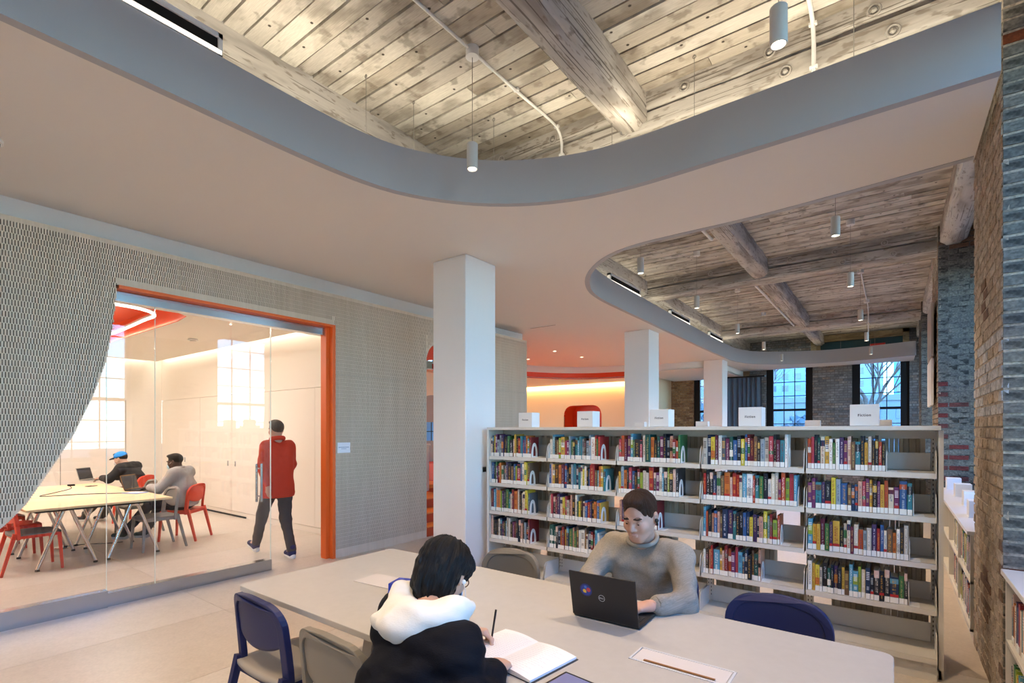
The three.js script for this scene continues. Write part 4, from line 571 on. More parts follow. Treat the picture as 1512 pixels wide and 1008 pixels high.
// ---------------------------------------------------------------- the long bookcase
const BX0 = -3.58, BAY = .7634, BZ = -4.36, SH = [1.36, 1.067, .76, .455];
const shelfName = ['top shelf', 'second shelf', 'third shelf', 'fourth shelf'], bayName = ['bay touching the white column', 'second bay from the column', 'middle bay', 'fourth bay from the column', 'bay at the aisle end'];
{
  const b = thing('bookcase', 'long white steel double-sided bookcase full of fiction', 'bookcase', [BX0, 0, BZ]); const W = BAY * 5;
  part('canopy', rbox(W + .03, .03, .64, .004, W / 2, 1.66, -.3), mShelfDeck, b);
  part('end_panel', bx(-.03, -.004, 0, 1.644, .0, -.6), mWhiteSteel, b); part('end_panel', bx(W + .004, W + .03, 0, 1.644, -.02, -.58), mWhiteSteel, b);
  const slotG = []; for (let y = .2; y < 1.62; y += .032) slotG.push(bx(-.0135, -.0085, y, y + .014, .0005, -.0005), bx(.0085, .0135, y, y + .014, .0005, -.0005)); const slots = merge(slotG);
  for (let i = 0; i <= 5; i++) { const x = BAY * i, p = part('upright', bx(x - .022, x + .022, 0, 1.645, -.275, -.325), mWhiteSteel, b); const s = part('slot_row', slots.clone().translate(x, 0, -.274), mBlackSlot, p); s.userData.kind = 'stuff'; part('foot', bx(x - .02, x + .02, .0, .06, -.02, -.58), mWhiteSteel, b); }
  for (let i = 0; i < 5; i++) {
    const x0 = BAY * i + .006, x1 = BAY * (i + 1) - .006;
    SH.concat([.155]).forEach((y, k) => {
      const dz = k === 4 ? .06 : 0;
      const s = part('shelf', merge([bx(x0, x1, y - .018, y, dz, -.262), bx(x0, x1, y - .036, y, dz + .001, dz - .012)]), mShelfDeck, b); part('backstop', bx(x0 + .02, x1 - .02, y + .004, y + (k === 4 ? .14 : .125), -.262, -.268), mWhiteSteel, s);
      for (const xx of [x0, x1 - .004]) part('bracket', new THREE.ExtrudeGeometry(new THREE.Shape([[0, -.03], [0, .0], [.02, .12], [.05, .15], [.27, .15], [.27, -.03]].map(([p, q]) => new THREE.Vector2(p, q))), { depth: .004, bevelEnabled: false }).rotateY(Math.PI / 2).translate(xx, y, dz), mWhiteSteel, s);
      if (k < 4) part('rear_shelf', bx(x0, x1, y - .03, y, -.335, -.6), mShelfDeck, b); else part('rear_shelf', bx(x0, x1, y - .03, y, -.335, -.6), mShelfDeck, b);
    });
    part('kick_plate', bx(x0, x1, 0, .12, .03, .02), mShelfDeck, b); part('top_valance', bx(x0, x1, 1.585, 1.645, -.27, -.28), mWhiteSteel, b);
  }
  // pages of the books that stand on the far side
  const foreMat = [0xd6cbb6, 0xcfc2aa, 0xddd5c4, 0xc6b9a0].map((h) => std(h, .9)), lists = foreMat.map(() => []);
  for (let i = 0; i < 5; i++) SH.concat([.155]).forEach((y, k) => { let x = BAY * i + .03; const gap0 = rr(0, .6), gap = rnd() < .6 ? rr(.1, .25) : 0; while (x < BAY * (i + 1) - .06) { const w = rr(.02, .042), h = k === 4 ? rr(.2, .26) : rr(.2, .252); if (!(x - BAY * i > gap0 && x - BAY * i < gap0 + gap)) lists[Math.floor(rnd() * 4)].push(bx(x, x + w - .003, y, y + h, rr(-.345, -.36), -.52)); x += w; } });
  lists.forEach((l, i) => { const f = single('far_side_books', merge(l), foreMat[i], ['cream', 'yellowed', 'pale', 'tan'][i] + ' page edges of books on the far side of the bookcase', 'books', 'page edges behind the bookcase', 'stuff'); f.position.set(BX0, 0, BZ); });
}
// ---------------------------------------------------------------- books
const NCOL = 16, NROW = 6, spines = [];
const baseCols = ['#1d1c22', '#23262e', '#15202f', '#1f3455', '#2f5a92', '#5b9cb8', '#38808f', '#174f4b', '#3a7046', '#8fa63c', '#d2c146', '#c9a143', '#c47336', '#b3512f', '#a02c2e', '#7a2228', '#5e2038', '#6a3260', '#42305a', '#e7e2d6', '#d8cdb8', '#f1efe9', '#bcb6ac', '#6b5444', '#3d2c22', '#c79a86', '#91a0ab', '#4f5b66', '#d9b7a8', '#a83f4c'];
const cname = ['black', 'charcoal', 'midnight blue', 'navy', 'blue', 'sky blue', 'teal', 'dark teal', 'green', 'lime green', 'yellow', 'mustard', 'orange', 'rust orange', 'red', 'dark red', 'maroon', 'plum', 'violet', 'cream', 'beige', 'white', 'pale grey', 'brown', 'dark brown', 'dusty pink', 'blue-grey', 'slate', 'pale pink', 'rose red'];
const atlas = ctex(2048, 1536, (c, w, h) => {
  for (let r = 0; r < NROW; r++) for (let k = 0; k < NCOL; k++) {
    const cw = w / NCOL, ch = h / NROW, x = k * cw, y = r * ch, bi = (k + r * NCOL) % baseCols.length; spines.push(bi); c.fillStyle = baseCols[bi]; c.fillRect(x, y, cw, ch);
    const light = [0, 1, 2, 3, 4, 7, 8, 14, 15, 16, 17, 18, 23, 24, 27].includes(bi), ink = light ? pick(['#e8e2d2', '#d9c27a', '#ffffff', '#e8b04a', '#c9d6e2']) : pick(['#1d1a1a', '#7a1d1d', '#203a68', '#ffffff']);
    if (rnd() < .35) { c.fillStyle = pick(baseCols); const a = rnd() * .5; c.fillRect(x, y + ch * a, cw, ch * rr(.08, .3)); }
    c.fillStyle = ink; const style = rnd();
    if (style < .75) { let yy = y + ch * rr(.1, .2); const end = y + ch * rr(.5, .78), lw = cw * rr(.26, .42), lx = x + (cw - lw) / 2; while (yy < end) { const l = rr(4, 7); if (rnd() < .88) { c.fillRect(lx, yy, lw, l * .34); if (rnd() < .6) c.fillRect(rnd() < .5 ? lx : lx + lw * .7, yy, lw * .3, l); } yy += l + 2; } if (rnd() < .6) { let y2 = end + 14; while (y2 < y + ch * .9) { c.fillRect(x + cw * .36, y2, cw * .28, 3); y2 += 7; } } }
    else { for (let i = 0; i < 5; i++) c.fillRect(x + cw * .18, y + ch * (.14 + i * .055), cw * .64, ch * .025); for (let i = 0; i < 3; i++) c.fillRect(x + cw * .25, y + ch * (.6 + i * .04), cw * .5, ch * .015); }
  }
});
atlas.wrapS = atlas.wrapT = THREE.ClampToEdgeWrapping;
const mCover = std(0xffffff, .45, { map: atlas }), mPages = std(0xd9d0bd, .9), mLabel = std(0xf3f2ee, .6), mRedDot = std(0xb02a2e, .6);
// unit book: x thickness, y height, spine at z = 0, leaf depth to z = -1
const bookGeo = spines.map((_, i) => {
  const k = i % NCOL, r = Math.floor(i / NCOL), u0 = k / NCOL, u1 = (k + 1) / NCOL, v1 = 1 - r / NROW, v0 = 1 - (r + 1) / NROW;
  const pos = [], uv = [], idx = []; const Q = (P, flat) => { const n = pos.length / 3; P.forEach((p) => { pos.push(...p); uv.push(flat ? u0 + .003 : u0 + .002 + (p[0] + .5) * (u1 - u0 - .004), flat ? v1 - .012 : v0 + .002 + p[1] * (v1 - v0 - .004)); }); idx.push(n, n + 1, n + 2, n, n + 2, n + 3); };
  const cv = [[-.5, -.02], [-.44, -.004], [-.2, .0], [.2, .0], [.44, -.004], [.5, -.02]];      // slightly rounded spine
  for (let j = 0; j < 5; j++) Q([[cv[j][0], 0, cv[j][1]], [cv[j + 1][0], 0, cv[j + 1][1]], [cv[j + 1][0], 1, cv[j + 1][1]], [cv[j][0], 1, cv[j][1]]], false);
  Q([[.5, 0, -.02], [.5, 0, -1], [.5, 1, -1], [.5, 1, -.02]], true); Q([[-.5, 0, -1], [-.5, 0, -.02], [-.5, 1, -.02], [-.5, 1, -1]], true);
  for (const s of [-1, 1]) { const a = s * .5, b = s * .42; Q([[a, 1, -.02], [a, 1, -1], [b, 1, -1], [b, 1, -.02]], true); Q([[b, 0, -.03], [b, 0, -1], [b, 1, -1], [b, 1, -.03]], true); }
  Q([[-.42, 1, -.02], [.42, 1, -.02], [.42, 1, -.045], [-.42, 1, -.045]], true);
  const g = new THREE.BufferGeometry(); g.setAttribute('position', new THREE.Float32BufferAttribute(pos, 3)); g.setAttribute('uv', new THREE.Float32BufferAttribute(uv, 2)); g.setIndex(idx); g.computeVertexNormals(); return g;
});
const pageGeo = new THREE.BoxGeometry(.84, .975, .93).translate(0, .4875, -.505), labelGeo = new THREE.BoxGeometry(.96, 1, .004).translate(0, .5, .0015), dotGeo = new THREE.BoxGeometry(.96, 1, .004).translate(0, .5, .002);
const specs = [];
const hName = (h) => h > .238 ? 'tall' : h < .19 ? 'short' : h < .212 ? 'lower' : 'medium', tName = (t) => t > .042 ? 'fat' : t < .024 ? 'thin' : '';
function fill(x0, x1, y, place, n0 = 0) {       // a row of books standing on one shelf
  let x = x0, n = n0; const base = rr(.208, .238);
  while (true) { const t = rnd() < .08 ? rr(.036, .05) : rr(.016, .031); if (x + t > x1) break; const h = Math.max(.165, Math.min(.252, base + rr(-.035, .03))), i = Math.floor(rnd() * bookGeo.length); specs.push({ at: [x + t / 2, y, BZ - .012 - rr(0, .02)], turn: 0, t, h, d: rr(.14, .19), i, place, n: n++, lab: rnd() < .9, dot: rnd() < .13, tilt: 0 }); x += t + rr(.0005, .002); }
  return x;
}
const fillTo = [[.74, .7, .7, .72], [.8, .88, .82, .82], [.8, .78, .5, .55], [.88, .95, .8, .62], [.64, .84, .82, .81]];
const ends = [];
for (let b = 0; b < 5; b++) for (let k = 0; k < 4; k++) {
  const x0 = BX0 + BAY * b + .016, xe = fill(x0, x0 + (BAY - .03) * fillTo[b][k], SH[k], `${shelfName[k]}, ${bayName[b]}`);
  ends.push([xe + .004, SH[k], b, k]);
}
// low shelves under the windows: spines face the aisle
const lowAt = (z0, z1, y, x, place, hs) => { let z = z0, n = 0; while (true) { const t = rr(.02, .05); if (z - t < z1) break; const h = rr(hs - .06, hs), i = Math.floor(rnd() * bookGeo.length); specs.push({ at: [x, y, z - t / 2], turn: -Math.PI / 2, t, h, d: rr(.17, .22), i, place, n: n++, lab: rnd() < .5, dot: false, tilt: 0, low: true }); z -= t + .002; } };
lowAt(-5.4, -6.9, .47, .5, 'upper row, low shelf past the pier', .3); lowAt(-5.4, -6.9, .1, .5, 'lower row, low shelf past the pier', .3);
lowAt(-3.3, -3.96, .47, .53, 'upper row, low shelf before the pier', .28); lowAt(-3.3, -3.96, .1, .53, 'lower row, low shelf before the pier', .28);
{
  const camF = V3(-Math.sin(.6423), 0, -Math.cos(.6423)), vis = (s) => { const d = V3(s.at[0], s.at[1] - 1.65, s.at[2]).dot(camF); const face = s.low ? .35 : 1; return s.t * face * s.h / (d * d); };
  specs.forEach((s) => { s.v = vis(s); }); const order = specs.slice().sort((a, b) => b.v - a.v); const keep = new Set(order.slice(0, 300)); const rest = { cover: [], pages: [], label: [] };
  const M = (s) => new THREE.Matrix4().compose(V3(...s.at), new THREE.Quaternion().setFromAxisAngle(V3(0, 1, 0), s.turn), V3(s.t, s.h, s.d));
  for (const s of specs) {
    if (keep.has(s)) {
      const b = thing('book', [hName(s.h), tName(s.t), cname[spines[s.i]], 'book,', ord[Math.min(ord.length - 1, s.n)], 'along the', s.place].filter(Boolean).join(' '), 'book', s.at, s.turn, s.low ? 'books on the low shelves' : 'books on the long bookcase');
      part('cover', bookGeo[s.i], mCover, b).scale.set(s.t, s.h, s.d); part('pages', pageGeo, mPages, b).scale.set(s.t, s.h, s.d);
      if (s.lab) { const l = part('spine_label', labelGeo, mLabel, b); l.scale.set(s.t, .038, 1); l.position.y = .002; } if (s.dot) { const l = part('genre_sticker', dotGeo, mRedDot, b); l.scale.set(s.t, .018, 1); l.position.y = .042; }
    } else { const m = M(s); rest.cover.push(bookGeo[s.i].clone().applyMatrix4(m)); rest.pages.push(pageGeo.clone().applyMatrix4(m)); if (s.lab) rest.label.push(labelGeo.clone().applyMatrix4(new THREE.Matrix4().compose(V3(...s.at), new THREE.Quaternion().setFromAxisAngle(V3(0, 1, 0), s.turn), V3(s.t, .038, 1)))); }
  }
  if (rest.cover.length) { const t = thing('small_books', 'remaining books at the column end and along the low shelves', 'books', [0, 0, 0], 0, undefined, 'stuff'); part('covers', merge(rest.cover), mCover, t); part('pages', merge(rest.pages), mPages, t); if (rest.label.length) part('spine_labels', merge(rest.label), mLabel, t); }
}
// white arched bookends
{
  const s = new THREE.Shape(); s.moveTo(0, 0).lineTo(.11, 0).lineTo(.11, .04).bezierCurveTo(.105, .1, .09, .15, .055, .15).bezierCurveTo(.02, .15, .005, .1, 0, .04).lineTo(0, 0); const h = new THREE.Path(); h.moveTo(.032, .012).lineTo(.078, .012).lineTo(.078, .05).bezierCurveTo(.075, .09, .068, .115, .055, .115).bezierCurveTo(.042, .115, .035, .09, .032, .05).lineTo(.032, .012); s.holes.push(h);
  const plate = new THREE.ExtrudeGeometry(s, { depth: .003, bevelEnabled: false, curveSegments: 10 }).rotateY(Math.PI / 2), foot = bx(0, .06, 0, .002, -.11, 0);
  for (const [x, y, b, k] of ends) { const e = thing('bookend', `white steel arched bookend closing the row, ${shelfName[k]}, ${bayName[b]}`, 'bookend', [x, y, BZ - .02], 0, 'white bookends'); part('plate', plate, mWhitePaint, e); part('foot', foot, mWhitePaint, e); }
}
// sign blocks on top of the bookcase
{
  const txt = ctex(512, 448, (c) => { c.fillStyle = '#e9e7e3'; c.fillRect(0, 0, 512, 448); c.fillStyle = '#1a1a1a'; c.font = 'bold 74px sans-serif'; c.textAlign = 'center'; c.fillText('Fiction', 256, 250); });
  const mSign = std(0xebe9e6, .5), mTxt = std(0xffffff, .5, { map: txt });
  [-3.15, -2.43, -1.68, -.925, -.165].forEach((x, i) => { const t = thing('sign_block', 'white cube sign reading Fiction standing on the ' + bayName[i], 'sign', [x, 1.676, -4.52], 0, 'fiction sign cubes'); part('block', rbox(.175, .155, .15, .004, 0, .0775, 0), mSign, t); part('print', new THREE.PlaneGeometry(.17, .149).translate(0, .0775, .0756), mTxt, t); });
  [-2.03, -1.42, -1.02, -.53, -.06].forEach((x, i) => { const t = thing('label_holder', 'small low white label block on the rear edge above the ' + ['middle bay, column side', 'middle bay, aisle side', 'fourth bay, column side', 'fourth bay, aisle side', 'bay at the aisle end'][i], 'label holder', [x, 1.676, -4.86], 0, 'small label blocks on the bookcase'); part('block', rbox(.11, .05, .06, .004, 0, .025, 0), mSign, t); part('card', bx(-.045, .045, .008, .042, .0305, .0315), mLabel, t); });
}
// ---------------------------------------------------------------- low shelves under the windows
function lowShelf(label, x, z0, z1) {
  const t = thing('low_shelf', label, 'shelf', [x, 0, z0]); const L = z0 - z1; part('top', rbox(.36, .03, L, .004, .16, .845, -L / 2), std(0xe9e9ea, .3), t); part('base', bx(.02, .3, 0, .08, 0, -L), mShelfDeck, t); part('back', bx(.29, .3, .08, .83, 0, -L), mWhiteSteel, t);
  for (const y of [.1, .47]) part('deck', bx(0, .3, y - .02, y, 0, -L), mShelfDeck, t); const n = Math.round(L / .9); for (let i = 0; i <= n; i++) part('divider', bx(.0, .3, .08, .83, -L * i / n + (i ? .0 : -.02), -L * i / n + (i ? .02 : 0)), mWhiteSteel, t); return t;
}
lowShelf('low white shelf under the windows, past the brick pier', .48, -5.3, -9.1); lowShelf('low white shelf under the windows, before the brick pier', .51, -1.6, -3.985);
{
  const mS = std(0xf1f2f3, .5); [[.64, -8.9, 'farthest'], [.66, -8.0, 'second farthest'], [.66, -7.1, 'third'], [.62, -6.2, 'closest to the brick pier']].forEach(([x, z, w]) => { const t = thing('sign_block', `white sign block on the low shelf, ${w} of four`, 'sign', [x, .862, z], 0, 'sign blocks on the low shelf'); part('block', rbox(.15, .15, .18, .004, 0, .075, 0), mS, t); part('base', rbox(.16, .008, .19, .002, 0, .004, 0), mS, t); });
}
// ---------------------------------------------------------------- people: distance fields turned into meshes
const cap = (a, b, ra, rb = ra, k = .03) => { const dx = b[0] - a[0], dy = b[1] - a[1], dz = b[2] - a[2], L = dx * dx + dy * dy + dz * dz || 1e-9, m = Math.max(ra, rb); return { k, box: [Math.min(a[0], b[0]) - m, Math.min(a[1], b[1]) - m, Math.min(a[2], b[2]) - m, Math.max(a[0], b[0]) + m, Math.max(a[1], b[1]) + m, Math.max(a[2], b[2]) + m], f: (x, y, z) => { const t = Math.max(0, Math.min(1, ((x - a[0]) * dx + (y - a[1]) * dy + (z - a[2]) * dz) / L)), ex = x - a[0] - dx * t, ey = y - a[1] - dy * t, ez = z - a[2] - dz * t; return Math.sqrt(ex * ex + ey * ey + ez * ez) - ra - (rb - ra) * t; } }; };
const ell = (c, r, k = .02, rx = 0, op) => { const cs = Math.cos(rx), sn = Math.sin(rx), m = Math.max(...r); return { k, op, box: [c[0] - m, c[1] - m, c[2] - m, c[0] + m, c[1] + m, c[2] + m], f: (x, y, z) => { const X = x - c[0], y0 = y - c[1], z0 = z - c[2], Y = y0 * cs + z0 * sn, Z = -y0 * sn + z0 * cs; const k0 = Math.hypot(X / r[0], Y / r[1], Z / r[2]), k1 = Math.hypot(X / (r[0] * r[0]), Y / (r[1] * r[1]), Z / (r[2] * r[2])); return k1 < 1e-9 ? -Math.min(...r) : k0 * (k0 - 1) / k1; } }; };
const cutP = (n, d, k = .004) => ({ k, op: 'cut', plane: true, f: (x, y, z) => d - (n[0] * x + n[1] * y + n[2] * z) });      // keeps n.p < d
function sdfMesh(prims, cell, wrinkle) {
  const lo = [9, 9, 9], hi = [-9, -9, -9]; for (const p of prims) if (!p.op) for (let i = 0; i < 3; i++) { lo[i] = Math.min(lo[i], p.box[i]); hi[i] = Math.max(hi[i], p.box[i + 3]); }
  for (let i = 0; i < 3; i++) { lo[i] -= cell * 3; hi[i] += cell * 3; } const n = lo.map((l, i) => Math.ceil((hi[i] - l) / cell) + 1), N = n[0] * n[1] * n[2], F = new Float32Array(N);
  const adds = prims.filter((p) => !p.op), cuts = prims.filter((p) => p.op === 'cut');
  const f = (x, y, z) => { let d = 1e3; for (const p of adds) { const e = p.f(x, y, z); if (d > 100) { d = e; continue; } const h = Math.max(p.k - Math.abs(d - e), 0) / p.k; d = Math.min(d, e) - h * h * p.k * .25; } if (wrinkle && d < .05) d += wrinkle(x, y, z); for (const p of cuts) { const e = p.plane ? -p.f(x, y, z) : -p.f(x, y, z); const h = Math.max(p.k - Math.abs(d - e), 0) / p.k; d = Math.max(d, e) + h * h * p.k * .25; } return d; };
  let q = 0; for (let c = 0; c < n[2]; c++) for (let b = 0; b < n[1]; b++) for (let a = 0; a < n[0]; a++) F[q++] = f(lo[0] + a * cell, lo[1] + b * cell, lo[2] + c * cell);
  const sx = 1, sy = n[0], sz = n[0] * n[1], id = new Int32Array(N).fill(-1), pos = [], idx = []; const cor = [0, sx, sy, sx + sy, sz, sx + sz, sy + sz, sx + sy + sz], co = [[0, 0, 0], [1, 0, 0], [0, 1, 0], [1, 1, 0], [0, 0, 1], [1, 0, 1], [0, 1, 1], [1, 1, 1]], ed = [[0, 1], [2, 3], [4, 5], [6, 7], [0, 2], [1, 3], [4, 6], [5, 7], [0, 4], [1, 5], [2, 6], [3, 7]];
  for (let c = 0; c < n[2] - 1; c++) for (let b = 0; b < n[1] - 1; b++) for (let a = 0; a < n[0] - 1; a++) {
    const o = a + b * sy + c * sz; let m = 0; for (let i = 0; i < 8; i++) if (F[o + cor[i]] < 0) m |= 1 << i; if (m === 0 || m === 255) continue; let X = 0, Y = 0, Z = 0, cnt = 0;
    for (const [i, j] of ed) { if (((m >> i) & 1) === ((m >> j) & 1)) continue; const u = F[o + cor[i]], v = F[o + cor[j]], t = u / (u - v); X += co[i][0] + (co[j][0] - co[i][0]) * t; Y += co[i][1] + (co[j][1] - co[i][1]) * t; Z += co[i][2] + (co[j][2] - co[i][2]) * t; cnt++; }
    id[o] = pos.length / 3; pos.push(lo[0] + (a + X / cnt) * cell, lo[1] + (b + Y / cnt) * cell, lo[2] + (c + Z / cnt) * cell);
  }
  for (let c = 1; c < n[2] - 1; c++) for (let b = 1; b < n[1] - 1; b++) for (let a = 1; a < n[0] - 1; a++) { const o = a + b * sy + c * sz, s = F[o] < 0; for (const [d, u, v] of [[sx, sy, sz], [sy, sz, sx], [sz, sx, sy]]) { if ((F[o + d] < 0) === s) continue; const A = id[o], B = id[o - u], C = id[o - u - v], D = id[o - v]; if (s) idx.push(A, B, C, A, C, D); else idx.push(A, C, B, A, D, C); } }
  const g = new THREE.BufferGeometry(); g.setAttribute('position', new THREE.Float32BufferAttribute(pos, 3)); const uv = new Float32Array(pos.length / 3 * 2); for (let i = 0; i < uv.length / 2; i++) { uv[i * 2] = pos[i * 3] + pos[i * 3 + 2] * .7; uv[i * 2 + 1] = pos[i * 3 + 1] + pos[i * 3 + 2] * .3; } g.setAttribute('uv', new THREE.Float32BufferAttribute(uv, 2)); g.setIndex(idx); g.computeVertexNormals(); return g;
}
const add3 = (a, b, s = 1) => [a[0] + b[0] * s, a[1] + b[1] * s, a[2] + b[2] * s], sub3 = (a, b) => [a[0] - b[0], a[1] - b[1], a[2] - b[2]], nrm3 = (a) => { const l = Math.hypot(...a) || 1; return a.map((v) => v / l); }, crs = (a, b) => [a[1] * b[2] - a[2] * b[1], a[2] * b[0] - a[0] * b[2], a[0] * b[1] - a[1] * b[0]], lerp3 = (a, b, t) => a.map((v, i) => v + (b[i] - v) * t);
function hand(w, dir, up, side, curl, grip = 0) {      // wrist, pointing direction, back of the hand, which side the thumb is (+1 / -1 along dir x up)
  const d = nrm3(dir), s = nrm3(crs(d, up)).map((v) => v * side), u = nrm3(crs(crs(d, up), d)), P = []; const at = (a, b, c) => add3(add3(add3(w, d, a), s, b), u, c);
  P.push(cap(at(-.03, 0, 0), at(.02, 0, 0), .027, .026, .02), cap(at(.02, .018, 0), at(.085, .03, .002), .016, .013, .018), cap(at(.02, .006, 0), at(.09, .01, .003), .016, .0135, .018), cap(at(.02, -.008, 0), at(.088, -.01, .002), .016, .013, .018), cap(at(.02, -.02, -.002), at(.08, -.028, 0), .015, .0115, .018));
  const L = [.082, .09, .084, .066]; [.031, .0105, -.0105, -.029].forEach((b, i) => { let p = at([.085, .09, .088, .08][i], b, .001), a = -.15 - curl[i] * .55; for (let j = 0; j < 3; j++) { const l = L[i] * [.46, .31, .23][j], q = add3(add3(p, d, Math.cos(a) * l), u, Math.sin(a) * l), r = [.0092, .0084, .0074][j]; P.push(cap(p, q, r, r - .0006, j ? .003 : .006)); p = q; a -= curl[i] * [.75, .6][j] || 0; } });
  let p = at(.012, .024, -.006), a = .75 - grip * .5; for (let j = 0; j < 3; j++) { const l = [.042, .034, .026][j], q = add3(add3(add3(p, d, Math.cos(a) * l), s, Math.sin(a) * l), u, -(.15 + grip * .45) * l); P.push(cap(p, q, [.0135, .0105, .0095][j], [.011, .0098, .0078][j], j ? .004 : .012)); p = q; a -= .3 + grip * .25; }
  return P;
}
// head in its own axes: y up, z forward, origin at the middle of the head
const headPrims = (fat = 1) => [ell([0, .03, -.014], [.077, .09, .098], .02), ell([0, -.035, .022], [.062 * fat, .085, .076], .03), cap([-.016, -.1, .068], [.016, -.1, .068], .02, .02, .03), cap([-.05 * fat, -.035, -.005], [-.03 * fat, -.085, .04], .02, .016, .03), cap([.05 * fat, -.035, -.005], [.03 * fat, -.085, .04], .02, .016, .03), ell([-.036, -.028, .066], [.026, .024, .024], .02), ell([.036, -.028, .066], [.026, .024, .024], .02), cap([-.04, .02, .08], [-.012, .017, .092], .0095, .01, .014), cap([.04, .02, .08], [.012, .017, .092], .0095, .01, .014), cap([0, .015, .092], [0, -.028, .113], .0085, .0115, .012), ell([-.0125, -.034, .1], [.009, .008, .011], .008), ell([.0125, -.034, .1], [.009, .008, .011], .008), ell([0, -.0625, .0965], [.021, .0052, .008], .005), ell([0, -.0725, .094], [.019, .006, .009], .005), ell([-.083, -.008, -.01], [.009, .032, .019], .008, -.2), ell([.083, -.008, -.01], [.009, .032, .019], .008, -.2), { ...ell([-.031, .001, .105], [.017, .0095, .016], .012), op: 'cut' }, { ...ell([.031, .001, .105], [.017, .0095, .016], .012), op: 'cut' }, { ...ell([-.09, -.008, -.003], [.006, .016, .01], .006), op: 'cut' }, { ...ell([.09, -.008, -.003], [.006, .016, .01], .006), op: 'cut' }];
function headMatrix(c, yaw, pitch, roll = 0, s = 1) { return new THREE.Matrix4().compose(V3(...c), new THREE.Quaternion().setFromEuler(new THREE.Euler(pitch, yaw, roll, 'YXZ')), V3(s, s, s)); }
function limbs(J, k) {      // body prims from joints; k inflates
  const P = []; const T = (a, b, ra, rb, kk = .05) => P.push(cap(a, b, ra + k, rb + k, kk));
  const sL = J.shL, sR = J.shR, mid = lerp3(sL, sR, .5), pel = J.pel, side = nrm3(sub3(sL, sR)), w = J.w || 1;
  for (const s of [-1, 1]) { T(add3(pel, side, .075 * s), add3(lerp3(pel, mid, .5), side, .062 * s * w), .115 * w, .11 * w, .08); T(add3(lerp3(pel, mid, .5), side, .062 * s * w), add3(add3(mid, side, .085 * s * w), [0, -1, 0], .09), .108 * w, .096 * w, .08); }
  T(add3(mid, side, -.1), add3(mid, side, .1), .062, .062, .07); T(sL, lerp3(sL, mid, .35), .054, .06, .05); T(sR, lerp3(sR, mid, .35), .054, .06, .05);
  return P;
}
const arms = (J, k, upto = 1) => { const P = []; for (const S of ['L', 'R']) { const a = J['sh' + S], e = J['el' + S], w = J['wr' + S]; P.push(cap(a, e, .051 + k, .043 + k, .04), cap(e, lerp3(e, w, upto), .042 + k, .033 + k * .8, .03)); } return P; };
const legs = (J, k, upto = 1) => { const P = []; for (const S of ['L', 'R']) { const a = J['hip' + S], e = J['kn' + S], w = J['an' + S]; P.push(cap(a, e, .085 + k, .06 + k, .06), cap(e, lerp3(e, w, upto), .057 + k, .04 + k, .03)); } return P; };
const folds = (amp, fx, fy, seed) => (x, y, z) => amp * (vn(x * fx + z * fx * .7 + seed, y * fy + x * 3 + seed, 9999, 9999) - .5 + .5 * (vn(x * fx * 2.3 + seed, y * fy * 2 + z * fx * 2 + 31, 9999, 9999) - .5));
function xf(g, m) { return g.applyMatrix4(m); }
const skinMat = (hex) => phys(hex, .55, { sheen: .15, sheenRoughness: .5 });
const hairTex = dtex(256, 256, (u, v, c) => { const n = fbm(u, v, 90, 4, 3), k = fbm(u, v, 20, 3, 2); const f = 150 + n * 90 + k * 40; c[0] = c[1] = c[2] = f; }, [9, 4]), hairBump = dtex(256, 256, (u, v, c) => { c[0] = c[1] = c[2] = fbm(u, v, 110, 3, 3) * 255; }, [9, 4], false);
const hairMat = (hex) => phys(hex, .45, { specularIntensity: .55,  map: hairTex, bumpMap: hairBump, bumpScale: .004 });
function hairUV(g) { const p = g.attributes.position, u = g.attributes.uv; for (let i = 0; i < p.count; i++) u.setXY(i, Math.atan2(p.getX(i), p.getZ(i)) / 6.283 * 1.2, p.getY(i) * 3 + Math.hypot(p.getX(i), p.getZ(i)) * 3); return g; }
const heather = dtex(512, 512, (u, v, c) => { const n = fbm(u, v, 150, 150, 2), k = fbm(u, v, 40, 160, 3); const f = 200 + (n - .5) * 40 + (k - .5) * 18; c[0] = c[1] = c[2] = f; }, [3, 3]), knit = dtex(256, 256, (u, v, c) => { const n = fbm(u, v, 120, 120, 2); c[0] = c[1] = c[2] = n * 255; }, [4, 4], false);
const cloth = (hex, r = .9, map = null) => std(hex, r, { map, bumpMap: knit, bumpScale: .0005 });
